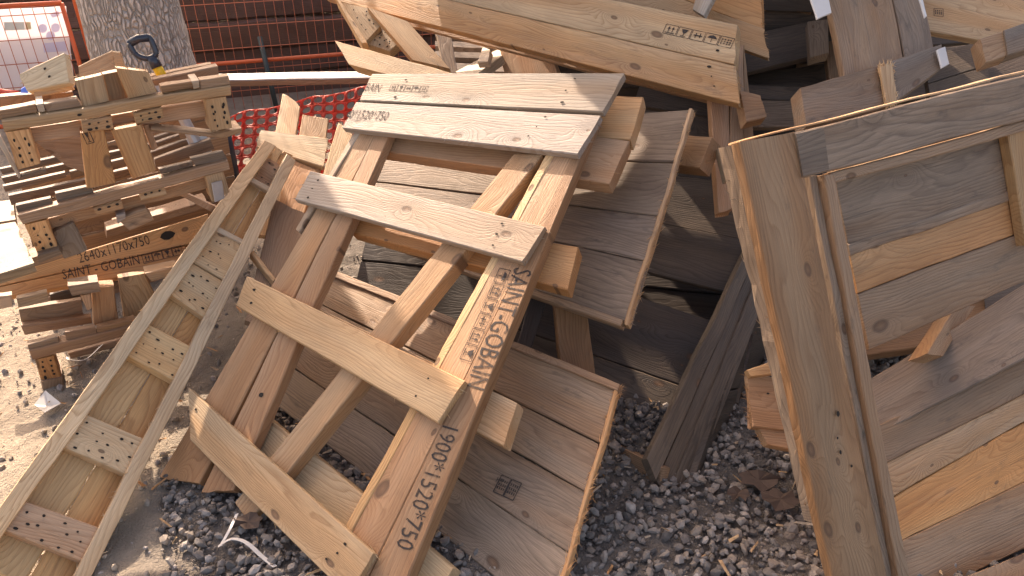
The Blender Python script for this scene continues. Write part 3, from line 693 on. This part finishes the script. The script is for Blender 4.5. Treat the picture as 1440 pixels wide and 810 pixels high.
qboard('lower_board', LB2, [(471, 57), (650, 107), (664, 136), (491, 91)], .07, tc, 0, PINE, .08, jag=(.003, 0))
DG = Plane((520, 40, 3.25), (620, 60, 3.2), (540, 70, 3.2))
qboard('end_block', DG, [(470, -6), (508, 60), (517, 60), (480, 3)], .08, tc, .02, TAN, .05)
qboard('end_block', DG, [(479, 3), (512, 60), (535, 36), (520, 12)], .05, tc, -.02, PINE, .05, block_holes(4, 2))
qboard('end_block', DG, [(539, 32), (512, 60), (548, 72), (563, 58)], .05, tc, -.05, PINE, .05, block_holes(4, 3))
qboard('brace', DG, [(516, 10), (580, 84), (633, 97), (574, 30)], .04, tc, .02, TAN, .05)
qboard('leg', T, [(696, 58), (712, 112), (788, 112), (772, 70)], .05, tc, -.22, RED, .05)

# sunlit timbers far behind the beam
G1 = Plane((660, 80, 3.9), (720, 80, 3.9), (660, 100, 3.85))
gl = thing('timber_stack', 'pale grey stacked logs in sun seen through the gap under the long beam', 'timber stack', G1.pt(670, 160))
for y0, y1 in ((40, 53), (55, 67), (69, 82), (84, 100), (102, 118), (120, 138), (140, 160)):
    qboard('log', G1, [(612, y0), (790, y0 + 6), (790, y1 + 7), (612, y1)], .2, gl, random.uniform(-.02, .02), GREY, .6, ch=.02)
G2 = Plane((625, 70, 3.6), (660, 70, 3.6), (625, 100, 3.55))
wp = thing('post', 'silver grey upright post behind the diagonal brace of the long crate', 'post', G2.pt(640, 190))
qboard('post', G2, [(612, 40), (640, 180), (656, 180), (634, 42)], .07, wp, 0, GREY, .8)
G3 = Plane((670, 90, 3.2), (700, 74, 3.2), (672, 100, 3.15))
o = qboard('loose_board', G3, [(640, 100), (702, 68), (706, 79), (655, 115)], .04, None, 0, PALE, .05); tag(o, 'short pale board slanting up behind the topmost slat', 'board')
o = qboard('wood_block', G3, [(679, 66), (689, 70), (686, 86), (671, 87)], .03, None, .05, PALE, .0); tag(o, 'small pale wood block resting on the short slanting board', 'wood block')

# ------------------------------------------------------------------ grey pile at upper right
U = Plane((1090, 60, 3.0), (1190, 60, 2.95), (1090, 150, 2.9))
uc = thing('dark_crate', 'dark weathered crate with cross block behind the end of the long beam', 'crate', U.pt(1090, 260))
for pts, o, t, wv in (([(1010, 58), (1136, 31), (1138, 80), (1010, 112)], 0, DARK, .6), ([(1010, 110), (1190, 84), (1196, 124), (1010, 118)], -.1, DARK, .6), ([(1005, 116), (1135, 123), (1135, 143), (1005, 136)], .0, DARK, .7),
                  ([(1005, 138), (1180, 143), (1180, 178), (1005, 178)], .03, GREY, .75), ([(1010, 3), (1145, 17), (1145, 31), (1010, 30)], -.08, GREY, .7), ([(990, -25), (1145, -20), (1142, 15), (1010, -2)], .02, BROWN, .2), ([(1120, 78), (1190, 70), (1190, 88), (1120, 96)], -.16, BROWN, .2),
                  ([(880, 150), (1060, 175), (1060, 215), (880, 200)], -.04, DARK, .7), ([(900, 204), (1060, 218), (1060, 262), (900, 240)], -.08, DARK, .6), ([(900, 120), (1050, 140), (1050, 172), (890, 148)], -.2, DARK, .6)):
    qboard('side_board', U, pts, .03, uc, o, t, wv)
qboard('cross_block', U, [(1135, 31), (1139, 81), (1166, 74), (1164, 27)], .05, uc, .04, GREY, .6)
qboard('cross_block', U, [(1160, 60), (1168, 130), (1186, 125), (1180, 55)], .04, uc, -.02, BROWN, .5)
rk = thing('shade_plank_stack', 'added dark plank wall behind the long beam, put there to shade the middle crate', 'plank stack', (.85, 3.3, 0))  # mostly unseen wall, added to keep the sun off the crates in front
gaps = []  # openings left in the added wall so sun flecks reach the middle crate
for fl in ([(938, 273), (968, 275), (1000, 345), (945, 358), (922, 318)], [(873, 514), (925, 507), (940, 514), (878, 525)]):
    hp = []
    for x, y in fl:
        p = D.pt(x, y); t = (3.36 - .16 * p.x - p.y) / (SUN.y + .16 * SUN.x); hp.append(p + SUN * t)
    gaps.append((min(h.x for h in hp), max(h.x for h in hp), min(h.z for h in hp), max(h.z for h in hp)))
for k in range(22):
    z = .3 + k * .085; x0 = .03 if z < 1.0 else (-.55 if z < 1.42 else (-.2 if z < 1.6 else -.46)); spans = [(x0, 1.6)]
    for g in gaps:
        if min(g[3], z + .085) - max(g[2], z) > .4 * min(.085, g[3] - g[2]):
            spans = [q_ for a0, a1 in spans for q_ in ((a0, min(a1, g[0])), (max(a0, g[1]), a1)) if q_[1] - q_[0] > .02]
    for a0, a1 in spans:
        mb = MB(); yy = lambda x: 3.34 - .16 * x + .02 * (k % 2); a = Vector((a0, yy(a0), z + .084)); b_ = Vector((a1, yy(a1), z + .084))
        board(mb, [a, b_, b_ - Vector((0, 0, .083)), a - Vector((0, 0, .083))], Vector((-.16, -.98, 0)).normalized(), .04, DARK, .5, jag=(.01, .01)); mb.build('plank', WOOD, rk)
for x in (.46, 1.5):
    mb = MB(); a = Vector((x, 3.4, 1.66)); board(mb, [a, a - Vector((0, 0, 1.66)), a + Vector((.1, 0, -1.66)), a + Vector((.1, 0, 0))], Vector((0, -1, 0)), .06, DARK, .4); mb.build('post', WOOD, rk)
bk = thing('shade_plank_stack', 'very dark stacked planks filling the back of the upper right corner', 'plank stack', at(1250, 260, 3.6))
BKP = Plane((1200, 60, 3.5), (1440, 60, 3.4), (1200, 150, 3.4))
for k in range(-8, 9):  # rows above the frame are added to shade the right crate
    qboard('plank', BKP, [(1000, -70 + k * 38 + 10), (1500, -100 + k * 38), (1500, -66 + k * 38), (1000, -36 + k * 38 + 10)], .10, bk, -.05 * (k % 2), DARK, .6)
UV = Plane((1210, 50, 2.55), (1290, 40, 2.62), (1225, 95, 2.5))
uv = thing('upright_crate', 'upright weathered double board with nailed cleat standing above the right panel', 'crate side', UV.pt(1230, 190))
qboard('upright_board', UV, [(1112, -260), (1188, 108), (1271, 84), (1204, -270)], .03, uv, 0, BROWN, .45)
qboard('upright_board', UV, [(1205, -270), (1272, 82), (1313, 66), (1244, -275)], .03, uv, -.004, BROWN, .6)
qboard('cleat', UV, [(1125, 123), (1238, 90), (1250, 150), (1134, 178)], .06, uv, .05, BROWN, .55)
qboard('cleat', UV, [(1239, 90), (1324, 62), (1322, 98), (1252, 148)], .06, uv, .056, GREY, .55)
mb = MB(); board(mb, PQ(UV, [(1237, 91), (1249, 149), (1263, 143), (1256, 87)], .066), UV.n, .014, PINE, .0, rough=.006, jag=(.004, .004), fuzz=(25, 25), sidefuzz=60); mb.build('chipped_end', [WOOD, HOLE], uv)
for pts in ([(1138, -6), (1149, 26), (1170, 17), (1163, -14)], [(1318, 70), (1325, 95), (1336, 89), (1330, 65)], [(1292, -6), (1301, 24), (1304, 22), (1297, -8)]):
    mb = MB(); board(mb, PQ(UV, pts, .075), UV.n, .008, (.7, .66, .6), 0); mb.build('plastic_tag', WHITEP, uv)
UL = Plane((1340, 25, 2.75), (1430, 30, 2.72), (1340, 45, 2.73))
ul = thing('stamped_board', 'tan board with a small black stamp in the upper right corner', 'board', UL.pt(1340, 60))
q = qboard('board', UL, [(1285, -40), (1470, 8), (1450, 70), (1306, 43)], .03, ul, 0, TAN, .25, rough=.0005, bow=1e-6)
stamp(['text'], UL, (1313, 22), (1327, 23), .034, q, .0016)
UM = Plane((1400, 65, 2.4), (1460, 50, 2.42), (1400, 85, 2.38))
um = thing('loose_timber', 'thick grey timber end entering at the upper right edge', 'timber', UM.pt(1410, 85))
qboard('timber', UM, [(1377, 54), (1411, 43), (1417, 78), (1386, 88)], .05, um, 0, BROWN, .4, jag=(.004, 0))
qboard('timber', UM, [(1412, 42), (1500, 12), (1500, 50), (1418, 77)], .05, um, .006, GREY, .5)
UG = Plane((1350, 90, 2.9), (1420, 90, 2.88), (1350, 120, 2.85))
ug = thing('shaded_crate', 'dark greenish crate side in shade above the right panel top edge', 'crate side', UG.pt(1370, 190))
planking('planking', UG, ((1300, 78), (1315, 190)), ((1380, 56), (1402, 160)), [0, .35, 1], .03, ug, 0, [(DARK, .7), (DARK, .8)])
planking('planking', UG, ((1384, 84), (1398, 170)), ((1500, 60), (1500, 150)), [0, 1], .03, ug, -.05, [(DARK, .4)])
for pl, pts, th, t, lab in (
    (Plane((1060, 145, 2.5), (1075, 150, 2.5), (1060, 170, 2.48)), [(1040, 126), (1068, 133), (1078, 165), (1050, 172)], .05, RED, 'short reddish stub end right of the crate leg'),
    (Plane((975, 215, 2.42), (1000, 220, 2.36), (970, 240, 2.4)), [(925, 186), (1000, 193), (984, 236), (915, 228)], .06, BROWN, 'cut brown timber end sticking out right of the upper grey panel')):
    o = qboard('timber_offcut', pl, pts, th, None, 0, t, .2, jag=(0, .004), fuzz=(0, 14)); tag(o, lab, 'timber')
WL = Plane((1018, 230, 2.45), (1026, 230, 2.45), (1018, 250, 2.44))
o = qboard('wood_block', WL, [(1009, 209), (1021, 254), (1028, 250), (1025, 210)], .04, None, .06, PALE, .2); tag(o, 'small pale cut block hanging on the crate leg by the right panel', 'wood block')

# ------------------------------------------------------------------ big crate side leaning at the right
R = Plane((1079, 195, 1.60), (1440, 107, 1.88), (1210, 815, 1.75))
rc = thing('weathered_crate', 'big weathered crate side with wide stile and top rail leaning at the right', 'crate side', R.pt(1200, 870))
qboard('stile', R, [(1040, 200), (1184, 872), (1260, 872), (1119, 186)], .03, rc, .0, BROWN, .28, [(.55, .7), (.6, .6), (.63, .6), (.66, .75)], .004, rough=.002)
qboard('stile_edge', R, [(1028, 204), (1150, 740), (1166, 740), (1039, 202)], .05, rc, -.03, GREY, .85, rough=.004, sidefuzz=30)
qboard('stile_layer', R, [(1139, 248), (1258, 872), (1274, 872), (1158, 246)], .03, rc, -.03, GREY, .8)
qboard('stile_layer', R, [(1159, 246), (1276, 872), (1292, 872), (1174, 244)], .03, rc, -.006, BROWN, .35)
qboard('top_rail', R, [(1120, 186), (1475, 96), (1475, 160), (1132, 250)], .03, rc, .002, (.28, .195, .135), .62, rough=.002)
qboard('corner_block', R, [(1119, 187), (1158, 177), (1166, 240), (1130, 250)], .01, rc, .006, (.16, .115, .085), .7)
qboard('top_rail', R, [(1040, 198), (1475, 90), (1475, 94), (1040, 201)], .04, rc, -.012, TAN, .3)
qboard('under_rail', R, [(1168, 243), (1475, 160), (1475, 176), (1172, 258)], .03, rc, -.012, BROWN, .5)
planking('planking', R, ((1172, 236), (1223, 493)), ((1500, 142), (1500, 370)), [0, (.42, .50), (.69, .71), 1], .022, rc, -.05, [((.24, .155, .095), .6), (ORNG, .12), (BROWN, .42)], gap=.0015)
qboard('weathered_edge', R, [(1193, 343), (1440, 262), (1440, 277), (1196, 360)], .01, rc, -.047, BROWN, .7)
qboard('right_post', R, [(1416, 170), (1444, 345), (1480, 335), (1450, 160)], .03, rc, -.02, TAN, .25)
R2 = Plane((1237, 600, 1.98), (1440, 500, 2.12), (1280, 800, 1.86))
planking('lower_planking', R2, ((1205, 612), (1270, 850)), ((1500, 468), (1500, 745)), [0, (.22, .205), (.42, .33), (.66, .66), 1.0], .03, rc, 0, [(BROWN, .45), (TAN, .42), (ORNG, .25), (BROWN, .5)], gap=.001)
q2 = Plane(R2.pt(1320, 540), (-0.1, -0.35, 0.93))
qboard('ledge_board', q2, [(1200, 628), (1470, 488), (1440, 400), (1205, 545)], .03, rc, 0.004, (.20, .14, .095), .62)
RB = Plane((1312, 515, 1.95), (1327, 525, 1.97), (1350, 445, 2.25))
qboard('prop', RB, [(1345, 430), (1303, 497), (1326, 500), (1372, 430)], .055, rc, 0, BROWN, .2, jag=(0, .003), fuzz=(0, 10))
RD = Plane((1300, 480, 2.5), (1440, 420, 2.5), (1300, 520, 2.4))
qboard('rear_board', RD, [(1210, 430), (1400, 400), (1400, 470), (1210, 500)], .03, rc, 0, BROWN, .3)
qboard('rear_board', RD, [(1380, 380), (1480, 350), (1480, 480), (1392, 490)], .03, rc, .05, DARK, .5)
EB = Plane((1090, 560, 1.98), (1130, 570, 1.98), (1090, 620, 1.93))
eb = thing('plank_end', 'short nail-holed plank end poking out left of the right stile', 'plank', EB.pt(1090, 632))
qboard('plank', EB, [(1052, 524), (1180, 545), (1180, 612), (1058, 600)], .03, eb, 0, BROWN, .3, [(.2, .35), (.35, .7), (.4, .3)], jag=(.004, 0), fuzz=(16, 0))
qboard('plank', EB, [(1066, 598), (1180, 612), (1180, 645), (1080, 625)], .03, eb, -.01, BROWN, .45, fuzz=(8, 0))
qboard('cap_board', EB, [(1050, 520), (1110, 500), (1140, 520), (1056, 530)], .02, eb, .03, TAN, .2)
CB = Plane(GROUND.pt(1400, 800) + Vector((0, 0, .05)), (0, -.3, 1))
o = qboard('loose_board', CB, [(1330, 822), (1470, 765), (1470, 800), (1360, 845)], .03, None, 0, BROWN, .3); tag(o, 'grey board corner on the gravel at the lower right corner', 'board')

# ------------------------------------------------------------------ fence, sign, wall and tree behind
fd = Vector((.95, .31, 0)).normalized(); FN = Vector((.31, -.95, 0)).normalized()
FP = Plane(at(330, 165, 4.9), FN)
def fence_panel(label, x0p, x1p, zbar, height=2.0):
    p0 = FP.pt(x0p, 60); p1 = FP.pt(x1p, 60); p0.z = p1.z = 0.05
    ln = (p1 - p0).length; u = (p1 - p0).normalized(); up = Vector((0, 0, 1))
    o = thing('fence_panel', label, 'fence', (p0.x, p0.y, 0), 'site fence panels')
    mb = MB()
    tube(mb, [p0, p0 + up * height], .013, 8); tube(mb, [p1, p1 + up * height], .013, 8)
    tube(mb, [p0 + up * height, p1 + up * height], .013, 8)
    tube(mb, [p0 + up * zbar, p1 + up * zbar], .013, 8)
    mb.build('frame', ORANGE, o, smooth=True)
    mb = MB(); s = .058; k = 1
    while k * s < ln: tube(mb, [p0 + u * k * s, p0 + u * k * s + up * height], .0022, 4); k += 1
    z = .12
    while z < height: tube(mb, [p0 + up * z, p1 + up * z], .0024, 4); z += .135
    mb.build('wire_mesh', RUSTW, o)
    return o
zb = FP.pt(380, 84).z
fence_panel('orange wire fence panel with middle bar right of the tree trunk', 122, 900, zb - .05)
fl = fence_panel('orange wire fence panel carrying a printed sheet at the far left', -420, 103, .03, FP.pt(50, 6).z - .05)
# printed sheet
mb = MB(); q = PQ(FP, [(-70, 17), (93, 9), (105, 122), (-50, 132)], -.012); board(mb, q, FP.n, .004, (.6, .6, .68), 0)
sg = mb.build('notice_sheet', SIGNM, None, sum(q, Vector()) / 4); tag(sg, 'faded printed white sheet fixed behind the left orange fence', 'notice')
def patch(name, pts, m):
    mb = MB(); mb.add(PQ(FP, pts, -.010), [tuple(range(len(pts)))]); o = mb.build(name, m, None, None); o.parent = sg; o.matrix_parent_inverse = Matrix.Translation(-sg.location); return o
patch('printed_band', [(5, 31), (34, 31), (35, 42), (7, 43)], SIGNG); patch('printed_band', [(35, 31), (43, 31), (44, 41), (36, 42)], SIGNY)
def disc(cx, cy, r): return [(cx + r * math.cos(t * .524), cy + r * math.sin(t * .524)) for t in range(12)]
for cx, cy in ((60, 40), (78, 39), (71, 50)): patch('printed_disc', disc(cx, cy, 6.5), SIGNV)
patch('printed_band', [(60, 61), (92, 58), (94, 72), (62, 74)], SIGNV); patch('printed_band', [(70, 20), (82, 15), (84, 22), (74, 25)], SIGNV)
# timber wall
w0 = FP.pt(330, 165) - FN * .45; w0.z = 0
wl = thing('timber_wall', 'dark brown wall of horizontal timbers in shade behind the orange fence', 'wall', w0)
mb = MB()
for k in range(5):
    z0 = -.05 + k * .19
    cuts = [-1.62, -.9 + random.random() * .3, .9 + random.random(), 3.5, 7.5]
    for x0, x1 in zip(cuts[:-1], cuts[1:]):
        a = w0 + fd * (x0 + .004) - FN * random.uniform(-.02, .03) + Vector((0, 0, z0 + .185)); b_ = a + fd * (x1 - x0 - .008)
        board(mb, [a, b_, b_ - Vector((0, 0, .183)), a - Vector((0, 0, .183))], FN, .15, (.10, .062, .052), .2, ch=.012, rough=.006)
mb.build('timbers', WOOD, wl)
# rail with its sunlit top painted white
WR = Plane(at(420, 115, 4.3), (0.05, -1, 0))
wr = thing('barrier_rail', 'long timber rail, sunlit top painted as a white cap, running level in front of the orange fence', 'rail', WR.pt(420, 200))
qboard('rail', WR, [(250, 115), (760, 106), (760, 114), (250, 123)], .05, wr, 0, RED, .15)
mb = MB(); q0 = PQ(WR, [(250, 113), (760, 104), (760, 106), (250, 115)]); board(mb, q0, WR.n, .13, (.75, .73, .7), 0, ch=.001); mb.build('lit_cap', WHITEP, wr)  # white cap and red front stand for the rail's lit top and shaded face
for x in (262, 700):
    a = WR.pt(x, 118); mb = MB(); board(mb, [Vector((a.x, a.y - .01, a.z)), Vector((a.x, a.y - .01, 0)), Vector((a.x + .08, a.y - .01, 0)), Vector((a.x + .08, a.y - .01, a.z))], WR.n, .04, BROWN, .3); mb.build('leg', WOOD, wr)
# tree
tb = at(236, 205, 4.3); tb.z = 0
tr = thing('tree', 'thick grey barked tree trunk rising behind the stack by the fence', 'tree', tb)
mb = MB(); V = []; Fc = []; seg = 72; hs = [i * .06 for i in range(135)]
for i, h in enumerate(hs):
    r0 = .245 - .008 * h + .16 * math.exp(-h * 4.5)
    for j in range(seg):
        t = 2 * math.pi * j / seg; d = Vector((math.cos(t), math.sin(t), 0))
        q = Vector((math.cos(t) * 3.4, math.sin(t) * 3.4, h * 1.2))
        rr_ = r0 * (1 + .05 * noise.noise(q * .4)) + .012 * noise.noise(q * 3.2) + .006 * noise.noise(q * 7)
        V.append(tb + d * rr_ + Vector((-.03 * h + .01 * h * h, .03 * h, h)))
for i in range(len(hs) - 1):
    for j in range(seg): Fc.append((i * seg + j, i * seg + (j + 1) % seg, (i + 1) * seg + (j + 1) % seg, (i + 1) * seg + j))
mb.add(V, Fc); mb.build('trunk', BARK, tr, smooth=True)
top = tb + Vector((-.03 * 8 + .64, .24, 7.9)); rnd = random.Random(5)
mb = MB(); tips = []
def limb(p, d, ln, r, lv):
    pts = [p]; dd = d.copy()
    for k in range(5):
        dd = (dd + Vector((rnd.uniform(-.22, .22), rnd.uniform(-.22, .22), rnd.uniform(-.05, .2)))).normalized(); pts.append(pts[-1] + dd * ln / 5)
    tube(mb, pts, r, 7, r2=r * .45)
    if lv == 0: tips.extend(pts[2:]); return
    for k in range(4):
        q = pts[2 + k % 4]; nd = (dd + Vector((rnd.uniform(-1, 1), rnd.uniform(-1, 1), rnd.uniform(-.2, .7)))).normalized(); limb(q, nd, ln * .62, r * .45, lv - 1)
for k in range(5):
    a = k * 1.256 + .5; limb(top - Vector((0, 0, rnd.uniform(0, .8))), Vector((math.cos(a), math.sin(a), .9)).normalized(), 2.4, .13, 2)
mb.build('limb', BARK, tr, smooth=True)

# orange safety mesh with real holes
def safety_mesh():
    top = [(296, 172, 3.75), (334, 162, 4.0), (400, 146, 4.05), (460, 134, 4.12), (508, 122, 4.2), (560, 112, 4.25)]
    P = [at(*t) for t in top]; cum = [0]
    for i in range(1, len(P)): cum.append(cum[-1] + (P[i] - P[i - 1]).length)
    Lt = cum[-1]
    def pos(s, h):
        i = max(k for k in range(len(cum) - 1) if cum[k] <= s + 1e-9); f = (s - cum[i]) / (cum[i + 1] - cum[i])
        p = P[i].lerp(P[i + 1], min(1, f)); z = p.z * (1 - h) + .0 * h
        b = noise.noise(Vector((s * 4, h * 2.0, 1.0))) * .07 + noise.noise(Vector((s * 11, h * 5.0, 4.0))) * .02
        return Vector((p.x + b * .3, p.y - b - .30 * h, z + noise.noise(Vector((s * 5, h * 4, 9))) * .015))
    mb = MB(); cw = .062; rows = 9; n = int(Lt / cw)
    for r in range(rows):
        for c in range(n):
            sh_ = 0
            def g(a, b): return pos(max(0, min(Lt - 1e-4, (c + a) * cw)), (r + b) / rows)
            outer = [(0, 0), (.5, 0), (1, 0), (1, .5), (1, 1), (.5, 1), (0, 1), (0, .5)]
            inner = [(.5 + (a - .5) * (.56 if abs(a - .5) + abs(b - .5) > .7 else .74), .5 + (b - .5) * (.56 if abs(a - .5) + abs(b - .5) > .7 else .72)) for a, b in outer]
            V = [g(*q) for q in outer] + [g(*q) for q in inner]
            Fc = [(k, (k + 1) % 8, 8 + (k + 1) % 8, 8 + k) for k in range(8)]
            mb.add(V, Fc)
    o = mb.build('safety_mesh', MESHM, None, (P[1].x, P[1].y, 0), smooth=True)
    s_ = o.modifiers.new('thickness', 'SOLIDIFY'); s_.thickness = .003
    tag(o, 'slumped red-orange plastic safety mesh with oval holes by the black stake', 'safety mesh')
safety_mesh()
a = at(333, 252, 3.85); a.z = 0; b_ = at(324, 138, 3.85 + .02); b_.x = a.x; b_.y = a.y
mb = MB(); tube(mb, [a, b_], .019, 10); tube(mb, [b_ + Vector((0, 0, -.004)), b_ + Vector((0, 0, .012))], .024, 10)
o = mb.build('stake', BLACKP, None, a, smooth=True); tag(o, 'black stake in the crumpled orange mesh right of the left stack', 'stake')
a = at(390, 150, 4.75); b_ = at(365, 52, 4.75); a.z = 0
mb = MB(); tube(mb, [a, b_], .016, 8); o = mb.build('stake', plain('dark_green_steel', (.015, .03, .03), .5), None, a, smooth=True); tag(o, 'thin dark stake standing against the orange wire fence', 'stake')
# orange sheet and blue tape at the left edge
OS = Plane(SF.pt(10, 130, -.3), (0.2, -.6, .8))
mb = MB(); board(mb, PQ(OS, [(-30, 118), (26, 126), (31, 137), (-30, 131)]), OS.n, .004, (.7, .1, .03), 0, rough=.006); o = mb.build('plastic_scrap', MESHM, None, OS.pt(0, 128)); tag(o, 'scrap of orange plastic on top of the left stack edge', 'plastic scrap')
mb = MB(); board(mb, PQ(OS, [(30, 124), (39, 120), (40, 133), (30, 134)], .05), OS.n, .003, (.1, .2, .6), 0, rough=.003); o = mb.build('tape_scrap', BLUE, None, OS.pt(35, 128, .05)); tag(o, 'small blue scrap beside the orange plastic on the stack', 'scrap')

# ------------------------------------------------------------------ litter on the ground
mb = MB()
p = [GROUND.pt(*q) for q in ((50, 573), (68, 559), (88, 572), (66, 588))]
for i, z in enumerate((.012, .03, .014, .022)): p[i].z = z
m_ = (p[0] + p[2]) / 2 + Vector((0, 0, -.008)); mb.add(p + [m_], [(0, 1, 4), (1, 2, 4), (2, 3, 4), (3, 0, 4)]); o = mb.build('paper_scrap', PAPER, None, m_); sd = o.modifiers.new('t', 'SOLIDIFY'); sd.thickness = .001
tag(o, 'crumpled beige paper scrap on the sandy ground beside the narrow crate', 'paper')
def strap(px, label, w_=.012):
    pts = [GROUND.pt(x, y) + Vector((0, 0, z)) for x, y, z in px]; mb = MB(); V = []
    sm = []
    for i in range(len(pts) - 1):
        for k in range(6):
            p0, p1, p2, p3 = pts[max(0, i - 1)], pts[i], pts[i + 1], pts[min(len(pts) - 1, i + 2)]; t = k / 6
            sm.append(.5 * (2 * p1 + (p2 - p0) * t + (2 * p0 - 5 * p1 + 4 * p2 - p3) * t * t + (3 * p1 - p0 - 3 * p2 + p3) * t ** 3))
    sm.append(pts[-1])
    for i, q in enumerate(sm):
        d = (sm[min(i + 1, len(sm) - 1)] - sm[max(0, i - 1)]).normalized(); s = d.cross(Vector((0, 0, 1))).normalized() * w_ / 2 + Vector((0, 0, w_ * .25)); V += [q - s, q + s]
    mb.add(V, [(2 * i, 2 * i + 1, 2 * i + 3, 2 * i + 2) for i in range(len(sm) - 1)]); o = mb.build('plastic_strap', WHITEP, None, pts[0]); o.modifiers.new('t', 'SOLIDIFY').thickness = .0012
    tag(o, label, 'strap')
strap([(310, 779, .03), (330, 774, .045), (350, 777, .04), (370, 789, .02), (388, 801, .012)], 'curled white plastic strap on the ground below the pallet')
strap([(312, 775, .02), (326, 755, .03), (336, 733, .03)], 'short straight white strap end beside the curled strap', .010)
strap([(98, 508, .02), (102, 515, .03), (125, 514, .03), (152, 488, .03)], 'grey plastic strap lying under the lowest stacked crate', .010)
# dead leaves
DL = plain('dead_leaf', (.085, .052, .036), .8, 0, 40, .15)
for x, y, s, lab in ((1065, 685, .055, 'larger brown dead leaf on the gravel left of the right stile'), (1095, 712, .05, 'brown dead leaf just below the larger leaf on the gravel'), (352, 744, .035, 'brown dead leaf beside the white strap'), (1035, 705, .03, 'small dead leaf on gravel near the dark crate foot')):
    c = GROUND.pt(x, y) + Vector((0, 0, .028)); mb = MB(); a0 = random.uniform(0, 6); V = [c]
    for k in range(14):
        t = a0 + k * 2 * math.pi / 14; r = s * (1.0 if k % 2 else .74) * random.uniform(.8, 1.15); V.append(c + Vector((math.cos(t) * r * 1.25, math.sin(t) * r * .8, random.uniform(-.006, .016))))
    mb.add(V, [(0, 1 + k, 1 + (k + 1) % 14) for k in range(14)]); o = mb.build('dead_leaf', DL, None, c); o.modifiers.new('t', 'SOLIDIFY').thickness = .0008; tag(o, lab, 'leaf', 'dead leaves on the gravel')
